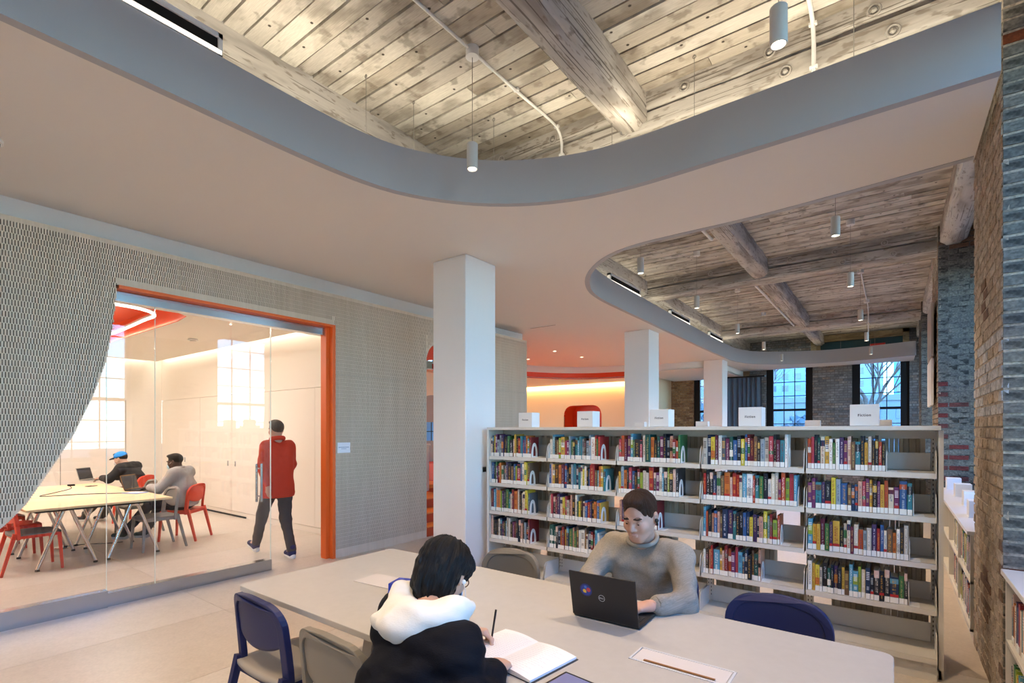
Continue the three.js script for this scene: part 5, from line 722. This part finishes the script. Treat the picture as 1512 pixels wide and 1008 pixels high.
function person(name, label, at, turn, o) {
  const J = o.J, g = thing('person', label, 'person', at, turn); const HM = headMatrix(J.head, o.head[0], o.head[1], o.head[2] || 0, o.hs || 1), inv = HM.clone().invert();
  const cell = o.cell || .012, hc = o.hcell || .0036, skin = o.skin;
  const toHead = (p) => V3(...p).applyMatrix4(inv).toArray();
  const nk = toHead(J.neck), nkTop = [0, -.05, -.022];
  const hp = [...headPrims(o.fat || 1)]; hp.splice(14, 0, cap(nk, nkTop, .058 * (o.nf || 1), .05 * (o.nf || 1), .03));
  const pieces = [xf(sdfMesh(hp, hc), HM)];
  const bodyP = [...limbs(J, -.004), ...arms(J, -.004), ...legs(J, -.004), cap(J.neck, HM.clone().multiply(new THREE.Matrix4().makeTranslation(0, -.04, -.02)).elements.slice(12, 15), .05, .045, .04)]; for (const S of ['L', 'R']) bodyP.push(cap(J['an' + S], J['toe' + S], .036, .026, .03));
  pieces.push(sdfMesh(bodyP, Math.max(.016, cell)));
  for (const S of ['L', 'R']) { const h = J['hand' + S]; if (h) pieces.push(sdfMesh(hand(J['wr' + S], h.dir, h.up, h.side, h.curl, h.grip || 0), o.handCell || .0036)); }
  part('body', merge(pieces), skin, g);
  // eyes, lids and brows
  for (const s of [-1, 1]) { const e = part('eye', xf(new THREE.SphereGeometry(.0125, 16, 12).translate(.0315 * s, .0005, .0795), HM), o.eye || std(0xdcd6d0, .25), g); part('iris', xf(new THREE.SphereGeometry(.0062, 12, 8).scale(1, 1, .5).translate(.0315 * s, -.003, .0905), HM), std(0x2a1c14, .2), e); part('eyelid', xf(new THREE.SphereGeometry(.0137, 16, 12, 0, 6.3, 0, o.lid || 1.75).rotateX(.55).translate(.0315 * s, .0005, .0795), HM), skin, e); part('eyebrow', xf(sdfMesh([cap([.014 * s, .0255, .098], [.034 * s, .0275, .0935], .0019, .0019), cap([.034 * s, .0275, .0935], [.05 * s, .0242, .0795], .0019, .0013)], .0011), HM), o.hair, g); }
  part('hair', xf(hairUV(sdfMesh(o.hairP, o.haircell || .0045, o.hairW)), HM), o.hair, g);
  const tp = [...limbs(J, o.tk), ...arms(J, o.tk, o.sleeve || .92), ...(o.topExtra || [])]; const hem = o.hem; if (hem !== undefined) tp.push(cutP([0, -1, 0], -hem));
  part(o.topName || 'shirt', sdfMesh(tp, cell, o.fold), o.top, g);
  const lp = [...legs(J, .014, .96), ell(J.pel, [.17, .12, .14], .06)]; part('trousers', sdfMesh(lp, Math.max(cell, .014), folds(.012, 14, 18, 5)), o.trouser, g);
  for (const S of ['L', 'R']) { const a = J['an' + S], t = J['toe' + S], s = part('shoe', sdfMesh([cap(add3(a, [0, -.01, 0]), add3(a, [0, .05, 0]), .047, .045, .03), cap(add3(a, [0, -.035, 0]), t, .042, .034, .03)], .009), o.shoe, g); part('sole', sdfMesh([cap(add3(a, [0, -.07, 0]), add3(t, [0, -.028, 0]), .036, .032, .01), cap(add3(a, add3([0, -.07, 0], nrm3(sub3(t, a)), -.03)), add3(a, [0, -.07, 0]), .034, .036, .01)], .008), o.sole, s); }
  g.userData.HM = undefined; delete g.userData.HM; return { g, HM };
}
const cutE = (c, r, k = .008) => ({ ...ell(c, r, k), op: 'cut' });
const shortHair = (top = .012) => [ell([0, .036, -.018], [.0795 + top * .15, .09 + top * .7, .103], .02), ell([0, .1, .03], [.056, .024 + top, .055], .03), ell([.01, .104, .062], [.042, .014 + top * .5, .026], .02), cutE([0, -.06, .075], [.12, .1, .078], .01), cutE([0, .032, .114], [.072, .073, .058], .01), { ...ell([0, -.16, -.02], [.12, .1, .16], .01), op: 'cut' }, cutE([-.1, -.02, -.004], [.03, .032, .026]), cutE([.1, -.02, -.004], [.03, .032, .026])];
const hairWave = (a, fx, fz) => (x, y, z) => a * (vn(Math.atan2(x, z - .02) * fx + 40, y * 30 + Math.hypot(x, z) * fz + 40, 9999, 9999) - .5);
const typing = (side, d = [0, -.1, 1]) => ({ dir: d, up: [0, 1, .12], side, curl: [.55, .6, .62, .6] });
// man in the grey sweatshirt behind the laptop
{
  const J = { w: 1.0, pel: [0, .56, -.03], shL: [.205, .945, .05], shR: [-.21, .945, .04], neck: [.0, 1.025, .075], head: [.03, 1.178, .195], elL: [.31, .79, .28], elR: [-.26, .795, .23], wrL: [.2, .79, .45], wrR: [-.08, .79, .46], hipL: [.1, .54, 0], hipR: [-.1, .54, 0], knL: [.13, .53, .42], knR: [-.13, .53, .42], anL: [.14, .1, .4], anR: [-.14, .1, .4], toeL: [.15, .045, .56], toeR: [-.15, .045, .56], handL: typing(1, [-.75, -.12, .75]), handR: typing(-1, [.45, -.08, .9]) };
  const sw = cloth(0xbdb4a8, .95, heather);
  const { g, HM } = person('person', 'man in a heather grey sweatshirt typing on a black laptop', [-1.15, 0, -2.86], .02, { J, head: [-.06, .33, .0], hs: 1.06, fat: 1.06, nf: 1.1, skin: skinMat(0xc79a86), hair: hairMat(0x4a3022), hairP: shortHair(.014), hairW: hairWave(.006, 9, 30), tk: .018, sleeve: .84, top: sw, topName: 'sweatshirt', fold: folds(.022, 9, 15, 3), cell: .008, hcell: .003, handCell: .003, trouser: cloth(0x262b38), shoe: std(0x30343a, .7), sole: std(0xd8d8d4, .6), lid: 2.0, topExtra: [] });
  const e = J.elL, w = J.wrL; for (const S of ['L', 'R']) { const c = lerp3(J['el' + S], J['wr' + S], .84), d = nrm3(sub3(J['wr' + S], J['el' + S])); part('cuff', sdfMesh([cap(c, add3(c, d, .035), .049, .044, .01), { ...cap(add3(c, d, -.05), add3(c, d, .12), .031), op: 'cut' }], .005), sw, g); } void e; void w;
  const n = J.neck; part('collar', new THREE.TorusGeometry(.081, .012, 10, 40).rotateX(Math.PI / 2 + .38).translate(n[0] + .006, n[1] + .006, n[2] + .02), sw, g);
  part('earbud', xf(merge([new THREE.SphereGeometry(.0105, 12, 8).translate(.092, -.016, .004), new THREE.CapsuleGeometry(.0055, .016, 4, 8).translate(.094, -.03, .008)]), HM), std(0x15161a, .4), g);
}
// student with the black jacket and white hood, seen from behind
{
  const J = { w: .98, pel: [0, .56, -.02], shL: [.215, .92, .15], shR: [-.1, .895, .12], neck: [.075, .985, .19], head: [.12, 1.085, .3], elL: [.34, .78, .36], elR: [-.23, .75, .08], wrL: [.15, .8, .45], wrR: [-.155, .785, .275], hipL: [.1, .54, 0], hipR: [-.1, .54, 0], knL: [.12, .53, .42], knR: [-.12, .53, .42], anL: [.13, .1, .4], anR: [-.13, .1, .4], toeL: [.14, .045, .56], toeR: [-.14, .045, .56], handL: { dir: [-.8, -.05, .6], up: [.3, .9, .1], side: -1, curl: [.9, 1.1, 1.25, 1.3], grip: .9 }, handR: { dir: [.35, -.12, .92], up: [0, 1, .1], side: 1, curl: [.55, .65, .7, .7] } };
  J.handL.side = 1; J.handR.side = -1;
  const black = phys(0x0b0e18, .75, { bumpMap: knit, bumpScale: .001, specularIntensity: .35 }), white = cloth(0xeeece6, .95);
  const long = [ell([0, .036, -.012], [.097, .1, .118], .02), ell([0, -.035, -.05], [.088, .105, .078], .03), ell([0, .05, .055], [.082, .05, .062], .03), cutE([0, -.085, .1], [.1, .108, .085], .008), { ...ell([0, -.215, -.02], [.14, .1, .2], .01), op: 'cut' }, cutE([-.098, -.035, .012], [.03, .045, .034]), cutE([.098, -.035, .012], [.03, .045, .034])];
  const { g, HM } = person('person', 'dark-haired student in a black jacket with a white hood, writing', [-1.3, 0, -1.15], Math.PI, { J, head: [.22, .54, .03], hs: 1.04, skin: skinMat(0xd0a68e), hair: hairMat(0x15151a), hairP: long, hairW: hairWave(.012, 16, 22), haircell: .004, tk: .034, sleeve: .8, top: black, topName: 'jacket', fold: folds(.03, 8, 16, 11), cell: .011, hcell: .0034, handCell: .003, trouser: cloth(0x1d2026), shoe: std(0x22242a, .7), sole: std(0xc8c8c4, .6) });
  const n = J.neck; const hoodP = [ell([n[0] - .015, n[1] - .015, n[2] - .05], [.165, .06, .125], .05, .5), ell([n[0] + .03, n[1] - .045, n[2] - .13], [.13, .05, .085], .05, .7), cap([n[0] - .125, n[1] + .025, n[2] - .02], [n[0] - .1, n[1] + .0, n[2] + .1], .05, .028, .05), cap([n[0] + .14, n[1] + .03, n[2] - .02], [n[0] + .12, n[1] + .0, n[2] + .13], .052, .03, .05), cutE([n[0] + .005, n[1] + .085, n[2] + .045], [.09, .09, .1], .03)];
  part('hood', sdfMesh(hoodP, .006, folds(.016, 12, 10, 21)), white, g); part('hood_seam', tube([[n[0] + .01, n[1] + .03, n[2] - .1], [n[0] + .02, n[1] + .012, n[2] - .15], [n[0] + .03, n[1] - .03, n[2] - .205]], .003, 20, 6), white, g);
  part('face_mask', xf(sdfMesh([ell([0, -.055, .068], [.058, .052, .056], .02), cutE([0, -.045, .045], [.066, .07, .06], .006)], .0035), HM), std(0xa9c8e6, .8), g);
  part('glasses', xf(merge([...[-1, 1].map((s) => new THREE.TorusGeometry(.022, .0022, 6, 20).scale(1.1, .85, 1).translate(.03 * s, -.002, .112)), ...[-1, 1].map((s) => rod(V3(.055 * s, .002, .108), V3(.082 * s, .006, .0), .002, 6))]), HM), std(0x5b3a22, .4), g);
  const ear = V3(-.09, -.02, .006).applyMatrix4(HM).toArray(); const w2 = part('earphone', new THREE.SphereGeometry(.009, 12, 8).translate(...ear), std(0xf2f2f2, .4), g); part('wire', tube([ear, add3(ear, [-.004, -.05, .006]), add3(ear, [.012, -.14, .02]), [n[0] - .06, n[1] - .08, n[2] + .13]], .0016, 24, 6), std(0xf2f2f2, .4), w2);
}
// walking man in the red coat behind the glass
{
  const J = { w: .98, pel: [0, .95, 0], shL: [.15, 1.43, .0], shR: [-.15, 1.43, -.01], neck: [0, 1.505, .0], head: [0, 1.645, .035], elL: [.24, 1.18, -.08], elR: [-.23, 1.19, .06], wrL: [.19, .95, -.14], wrR: [-.19, .97, .18], hipL: [.095, .93, 0], hipR: [-.095, .93, 0], knL: [.09, .53, .22], knR: [-.09, .5, -.03], anL: [.09, .13, .4], anR: [-.09, .09, -.2], toeL: [.1, .13, .55], toeR: [-.1, .05, -.04], handL: { dir: [.0, -1, .1], up: [1, .0, 0], side: 1, curl: [.3, .35, .4, .4] }, handR: { dir: [0, -1, .2], up: [-1, 0, 0], side: -1, curl: [.3, .35, .4, .4] } };
  const coat = cloth(0xc73a1c, .8); const { g } = person('person', 'man in a red coat and dark trousers walking behind the glass', [-6.38, 0, -3.46], -1.6, { J, head: [.1, .08], skin: skinMat(0xc2967e), hair: hairMat(0x6a5c50), hairP: shortHair(.008), hairW: hairWave(.006, 12, 30), tk: .016, sleeve: .9, top: coat, topName: 'coat', hem: .78, topExtra: [cap([0, .95, 0], [0, .82, -.01], .14, .15, .06), cap([-.07, .95, 0], [-.08, .82, -.01], .115, .125, .06), cap([.07, .95, 0], [.08, .82, -.01], .115, .125, .06)], fold: folds(.016, 10, 8, 41), cell: .012, hcell: .005, handCell: .0045, haircell: .006, trouser: cloth(0x4d4440), shoe: std(0x2a2a55, .7), sole: std(0xeceae4, .6) });
  part('coat_collar', new THREE.TorusGeometry(.078, .022, 10, 30).rotateX(Math.PI / 2 + .15).scale(1, 1.3, 1).translate(0, 1.53, .005), coat, g);
}
// two men at the meeting table
const seated = (lean) => ({ w: 1, pel: [0, .57, -.04], shL: [.2, 1.0 - lean * .04, .02 + lean * .12], shR: [-.2, 1.0 - lean * .04, .02 + lean * .12], neck: [0, 1.06 - lean * .05, .04 + lean * .15], head: [0, 1.17 - lean * .07, .1 + lean * .2], elL: [.25, .78, .2 + lean * .1], elR: [-.25, .78, .2 + lean * .1], wrL: [.1, .79, .42 + lean * .1], wrR: [-.1, .79, .42 + lean * .1], hipL: [.1, .55, 0], hipR: [-.1, .55, 0], knL: [.12, .53, .42], knR: [-.12, .53, .4], anL: [.1, .12, .78], anR: [-.1, .1, .6], toeL: [.11, .08, .93], toeR: [-.11, .05, .75], handL: typing(1), handR: typing(-1) });
{
  const J = seated(.1); const { g, HM } = person('person', 'seated man in a grey shirt and face mask at the meeting table', [-8.62, 0, -3.2], -.86, { J, head: [0, .22], skin: skinMat(0x4a3024), eye: std(0xd0c8c0, .3), hair: hairMat(0x16120f), hairP: shortHair(.0), tk: .024, sleeve: .92, top: cloth(0xa5a09b, .85), topName: 'shirt', hem: .5, fold: folds(.018, 11, 9, 61), hcell: .005, handCell: .0045, haircell: .006, trouser: cloth(0x232531), shoe: std(0x1f3a3e, .7), sole: std(0xb9bcbc, .6) });
  part('face_mask', xf(sdfMesh([ell([0, -.055, .068], [.06, .055, .058], .02), cutE([0, -.045, .04], [.068, .075, .058], .006)], .005), HM), std(0xb9dbe8, .8), g); part('mask_loop', xf(merge([-1, 1].map((s) => tube([[.05 * s, -.035, .085], [.075 * s, -.01, .03], [.086 * s, .012, -.012]], .0018, 12, 5))), HM), std(0xe8eef0, .7), g); part('collar', new THREE.TorusGeometry(.07, .016, 8, 28).rotateX(Math.PI / 2 + .3).translate(J.neck[0], J.neck[1] + .012, J.neck[2] + .01), cloth(0xa5a09b, .85), g);
}
{
  const J = seated(.7); const { g, HM } = person('person', 'man in a black jacket and bright blue cap bent over a laptop', [-10.95, 0, -3.28], -.86, { J, head: [0, .3], skin: skinMat(0xcaa48e), hair: hairMat(0x2a211c), hairP: shortHair(.0), tk: .03, sleeve: .92, top: cloth(0x1c1c1e, .8), topName: 'jacket', hem: .5, fold: folds(.02, 10, 9, 71), hcell: .006, handCell: .005, haircell: .007, trouser: cloth(0x4a4640), shoe: std(0x3a3a3e, .7), sole: std(0xd0d0cc, .6) });
  const cp = part('cap', xf(sdfMesh([ell([0, .06, -.012], [.09, .075, .108], .02), { ...ell([0, -.06, .0], [.2, .1, .2], .004), op: 'cut' }], .006), HM), std(0x1f8ae0, .7), g); part('peak', xf(sdfMesh([ell([0, .047, .12], [.07, .008, .065], .02, .15)], .005), HM), std(0x1a2c44, .7), cp); part('face_mask', xf(sdfMesh([ell([0, -.055, .068], [.06, .055, .058], .02), cutE([0, -.045, .04], [.068, .075, .058], .006)], .006), HM), std(0xe8e6e4, .8), g);
}
// ---------------------------------------------------------------- things on the study table
function laptop(label, at, turn, open, lidMat, extra, deck = 0) {       // hinge along local x, screen opens towards local -z user side
  const t = thing('laptop', label, 'laptop', at, turn); const W = .335, D = .235; const dm = std(0x1b1c1f, .5);
  part('base', rbox(W, .014, D, .005, 0, .009, -D / 2), deck || dm, t); const kb = part('keyboard', bx(-W / 2 + .02, W / 2 - .02, .0162, .0172, -.03, -.13), std(0x0d0d0f, .7), t); const keys = []; for (let r = 0; r < 5; r++) for (let c = 0; c < 14; c++) keys.push(new THREE.BoxGeometry(.017, .002, .015).translate(-.137 + c * .0212, .0182, -.04 - r * .0195)); part('keys', merge(keys), std(0x242529, .6), kb).userData.kind = 'stuff'; part('touchpad', bx(-.055, .055, .0162, .0168, -.15, -.22), std(0x17181b, .35), t);
  const lid = new THREE.Group(); lid.name = 'lid'; lid.position.set(0, .014, .002); lid.rotation.x = open; t.add(lid); part('shell', rbox(W, D - .01, .008, .0035, 0, (D - .01) / 2, .004), lidMat || dm, lid); part('screen', bx(-W / 2 + .008, W / 2 - .008, .014, D - .022, -.0006, -.0002), std(0x20242c, .15), lid); if (extra) extra(lid); return t;
}
laptop('open black laptop with a round sticker and ring logo before the sweatshirt man', [-1.085, .741, -2.185], .03, .2, std(0x131317, .42), (lid) => {
  const logo = ctex(256, 256, (c) => { c.clearRect(0, 0, 256, 256); c.fillStyle = '#131317'; c.fillRect(0, 0, 256, 256); c.strokeStyle = '#c9ccd0'; c.lineWidth = 13; c.beginPath(); c.arc(128, 128, 104, 0, 7); c.stroke(); c.fillStyle = '#c9ccd0'; c.font = 'bold 68px sans-serif'; c.textAlign = 'center'; c.fillText('D', 62, 152); c.save(); c.translate(107, 128); c.rotate(-.5); c.fillText('E', 0, 24); c.restore(); c.fillText('L', 150, 152); c.fillText('L', 190, 152); });
  const st = ctex(256, 256, (c) => { c.fillStyle = '#243a8c'; c.fillRect(0, 0, 256, 256); c.fillStyle = '#c23a44'; c.beginPath(); c.arc(180, 120, 44, 0, 7); c.fill(); c.fillStyle = '#e0b83a'; c.beginPath(); c.arc(92, 150, 34, 0, 7); c.fill(); c.fillRect(70, 150, 60, 40); c.fillStyle = '#3f6fc0'; c.beginPath(); c.arc(120, 70, 30, 0, 7); c.fill(); c.strokeStyle = '#1a2560'; c.lineWidth = 16; c.beginPath(); c.arc(128, 128, 116, 0, 7); c.stroke(); });
  part('logo', new THREE.CircleGeometry(.0185, 32).translate(-.004, .112, .0084), std(0xffffff, .4, { map: logo }), lid); part('sticker', new THREE.CircleGeometry(.031, 36).translate(-.082, .14, .0085), std(0xffffff, .5, { map: st }), lid);
});
{
  const paper = std(0xf1eff0, .8), script = (lines, seed) => ctex(512, 700, (c) => { c.fillStyle = '#f3f1f3'; c.fillRect(0, 0, 512, 700); c.strokeStyle = '#b9bccb'; c.lineWidth = 2; for (let i = 0; i < lines; i++) { const y = 60 + i * (600 / lines); let x = 40; const e = 300 + ((i * 97 + seed * 31) % 170); c.beginPath(); c.moveTo(x, y); while (x < e) { x += 5; c.lineTo(x, y + Math.sin(x * .9 + i * 3 + seed) * 5); if (Math.floor(x / 5 + i) % 9 === 0) { x += 9; c.moveTo(x, y); } } c.stroke(); } });
  const nb = thing('notebook', 'open notebook with pencilled pages under the student\'s hands', 'notebook', [-1.22, .741, -1.66], -.14);
  const leaf = (s, tex) => { const g = new THREE.BoxGeometry(.2, .008, .27, 16, 1, 1), p = g.attributes.position; for (let i = 0; i < p.count; i++) { const x = p.getX(i) + .1; if (p.getY(i) > 0) p.setY(i, .004 + .011 * Math.sin(Math.min(1, x / .2) * 2.6 + .3)); } g.translate(.1, .004, 0); if (s < 0) { g.rotateY(Math.PI); } g.computeVertexNormals(); return part('page_block', g, std(0xffffff, .8, { map: tex }), nb); };
  leaf(1, script(16, 1)); leaf(-1, script(20, 7)); part('cover', bx(-.208, .208, -.0005, .002, -.138, .138), std(0x30343c, .7), nb);
  const pen = thing('pen', 'slim black pen held upright in the student\'s left hand', 'pen', [-1.365, .744, -1.675]); const pd = V3(.012, .14, -.02); part('barrel', rod(V3(0, 0, 0), pd, .0045, 10), std(0x17171b, .4), pen); part('tip', rod(V3(0, 0, 0), V3(-.002, -.012, .003), .0042, 10, .0008), std(0x8a8a90, .3), pen); part('clip', rod(V3(.016, .137, -.02), V3(.013, .1, -.015), .0015, 6), mSteel, pen);
  const tb = thing('tablet', 'dark tablet lying at the near edge of the table', 'tablet', [-.87, .741, -1.545], -.12); part('body', rbox(.24, .008, .17, .0035, 0, .004, 0), std(0x17181c, .4), tb); part('screen', bx(-.108, .108, .0081, .0088, -.073, .073), std(0x7f86b4, .12), tb);
  const rp = thing('document_sleeve', 'clear sleeve with a printed sheet and a wooden ruler line', 'paper', [-.655, .741, -1.965], 0); part('sheet', bx(-.175, .175, 0, .0012, -.055, .055), std(0xdedbd8, .7, { map: script(9, 13) }), rp); part('sleeve_edge', merge([bx(-.188, .188, .0, .002, -.066, -.058), bx(-.188, .188, .0, .002, .058, .066), bx(-.188, -.18, 0, .002, -.066, .066), bx(.18, .188, 0, .002, -.066, .066)]), std(0xdfe2e6, .2), rp);
  const ru = thing('ruler', 'thin wooden ruler lying on the clear sleeve', 'ruler', [-.65, .7435, -1.915], .0); part('stick', rbox(.27, .003, .012, .001, 0, .002, 0), std(0x9a6a3e, .5), ru); part('brass_edge', bx(-.135, .135, .0036, .0042, .003, .005), std(0x6e4a2a, .4), ru);
  const lp = thing('paper_sheet', 'clear sleeve with a printed sheet on the column half of the table', 'paper', [-2.46, .741, -1.985], .1); part('sheet', bx(-.14, .14, 0, .0012, -.095, .095), std(0xd9d5d0, .7, { map: script(14, 5) }), lp); part('clip', rbox(.03, .006, .012, .002, .145, .003, .03), mSteel, lp); void paper;
  const bk = thing('tissue_box', 'blue patterned box lying on the table behind the student', 'box', [-2.12, .741, -1.9], .35); part('body', rbox(.2, .075, .12, .004, 0, .0375, 0), std(0x2036a0, .5), bk); part('picture', new THREE.PlaneGeometry(.19, .11).rotateX(-Math.PI / 2).translate(0, .0757, 0), std(0xffffff, .5, { map: ctex(256, 160, (c) => { c.fillStyle = '#24379c'; c.fillRect(0, 0, 256, 160); c.fillStyle = '#e9e3ee'; c.beginPath(); c.ellipse(150, 70, 80, 34, -.2, 0, 7); c.fill(); c.fillStyle = '#d9667a'; c.beginPath(); c.ellipse(120, 92, 60, 22, .2, 0, 7); c.fill(); c.fillStyle = '#e79a4a'; c.beginPath(); c.ellipse(170, 112, 40, 16, 0, 0, 7); c.fill(); c.fillStyle = '#4a68d0'; c.fillRect(10, 10, 40, 20); }) }), bk); part('band', bx(-.101, .101, .012, .03, .0602, .0608), std(0x4a68d0, .5), bk);
  const th = thing('thermostat', 'small dark wall control on the white column', 'thermostat', [-3.709, 1.2, -4.42]); part('case', rbox(.014, .075, .085, .004, .006, 0, 0), std(0xdad8d4, .5), th); part('display', bx(.0132, .0142, -.028, .028, -.03, .03), std(0x1b2025, .2), th);
}
// ---------------------------------------------------------------- meeting room furniture
{
  const birch = dtex(512, 512, (u, v, c) => { const g = fbm(u, v, 4, 60, 4), w = fbm(u, v, 3, 8, 3); mixc(c, [226, 198, 150], [240, 218, 176], g * .6 + w * .4); }, [.7, .7]), mB = std(0xffffff, .4, { map: birch });
  const table = (label, x0, x1, z0, z1) => { const t = thing('meeting_table', label, 'table', [(x0 + x1) / 2, 0, (z0 + z1) / 2], 0, 'birch meeting tables'); const W = Math.abs(x1 - x0) / 2, D = Math.abs(z1 - z0) / 2; const top = rbox(W * 2 - .006, .028, D * 2, .008, 0, .726, 0); const u = top.attributes.uv, p = top.attributes.position; for (let i = 0; i < p.count; i++) u.setXY(i, p.getZ(i), p.getX(i)); part('tabletop', top, mB, t); part('underframe', bx(-W + .12, W - .12, .68, .71, -D + .1, D - .1), mBlackMetal, t);
    for (const sx of [-1, 1]) for (const cz of [-D * .46, D * .46]) { const xx = sx * (W - .16); part('leg', rod(V3(xx, .02, cz - .27), V3(xx, .7, cz - .03), .02, 12), mChrome, t); part('leg', rod(V3(xx, .02, cz + .27), V3(xx, .7, cz + .03), .02, 12), mChrome, t); for (const s of [-1, 1]) part('foot', cyl(.021, .024, .025, xx, .0125, cz + s * .27, 12), mBlackMetal, t); } };
  table('birch meeting table with chrome legs closest to the glass screen', -9.1, -7.8, -1.31, -2.77); table('birch meeting table with chrome legs before the man in the cap', -10.9, -9.13, -1.31, -2.74);
  const gr = 'meeting room chairs';
  chair('orange-red chair with a grey seat pad at the near side of the meeting table', -8.17, -1.43, Math.PI, mRed, plastic(0x6f6a66), gr); chair('orange-red chair behind the one with the grey pad', -8.95, -1.4, Math.PI, mRed2, mRed2, gr); chair('grey chair tucked under the table end beside the man in the mask', -8.25, -2.72, 0, plastic(0x8a857f), plastic(0x8a857f), gr);
  chair('orange-red chair under the man in the grey shirt', -8.62, -3.2, -.86, mRed, mRed, gr); chair('orange-red chair under the man in the blue cap', -10.95, -3.28, -.86, mRed, mRed, gr); chair('taupe chair at the middle of the meeting table by the wall', -9.75, -2.95, 0, mTaupe, mTaupe, gr); chair('orange-red chair pushed in opposite the taupe meeting chair', -9.9, -1.4, Math.PI, mRed2, mRed2, gr);
  const cd = (x, z, a, d) => [x + Math.sin(a) * d, z + Math.cos(a) * d]; { const [x, z] = cd(-8.62, -3.2, -.86, .74); laptop('bronze laptop used by the man in the mask', [x, .741, z], Math.PI - .86 + Math.PI, .28, std(0x8c6a42, .4, { metalness: .5 })); }
  { const [x, z] = cd(-10.95, -3.28, -.86, .82); laptop('silver laptop used by the man in the blue cap', [x, .741, z], -.86, .28, std(0xb3b0a6, .4, { metalness: .4 }), null, std(0xa9a69c, .4)); }
  const f = thing('folder', 'bright blue folder under the bronze laptop user\'s hands', 'folder', [-8.72, .741, -2.62], .4); part('cover', rbox(.26, .006, .2, .002, 0, .003, 0), std(0x4a78d0, .5), f); part('sheet', bx(-.1, .1, .0062, .007, -.08, .08), std(0xdfe6f4, .7), f);
  const ph = thing('phone', 'dark phone lying by the silver laptop', 'phone', [-10.3, .741, -2.5], .5); part('body', rbox(.075, .008, .15, .003, 0, .004, 0), std(0x2a2a30, .3), ph); part('screen', bx(-.033, .033, .0081, .0086, -.068, .068), std(0x14161c, .1), ph);
  const cbl = thing('cable', 'black power cable trailing across the meeting tables', 'cable'); part('lead', tube([[-10.6, .745, -2.3], [-10.1, .745, -2.2], [-9.6, .745, -1.9], [-9.25, .745, -1.7], [-9.1, .745, -2.1], [-8.75, .745, -2.55]], .005, 60, 6), mBlackSlot, cbl); part('plug', rbox(.05, .025, .09, .006, -10.62, .754, -2.32), mBlackSlot, cbl);
  const fb = thing('floor_box', 'round steel floor socket with a black lead under the meeting table', 'floor socket', [-9.3, 0, -1.95]); part('plate', cyl(.1, .11, .012, 0, .006, 0, 28), mSteel, fb); part('lead', tube([[0, .012, 0], [.1, .02, -.2], [.25, .012, -.45], [.3, .012, -.6]], .006, 30, 6), mBlackSlot, fb);
}
renderer.render(scene, camera);
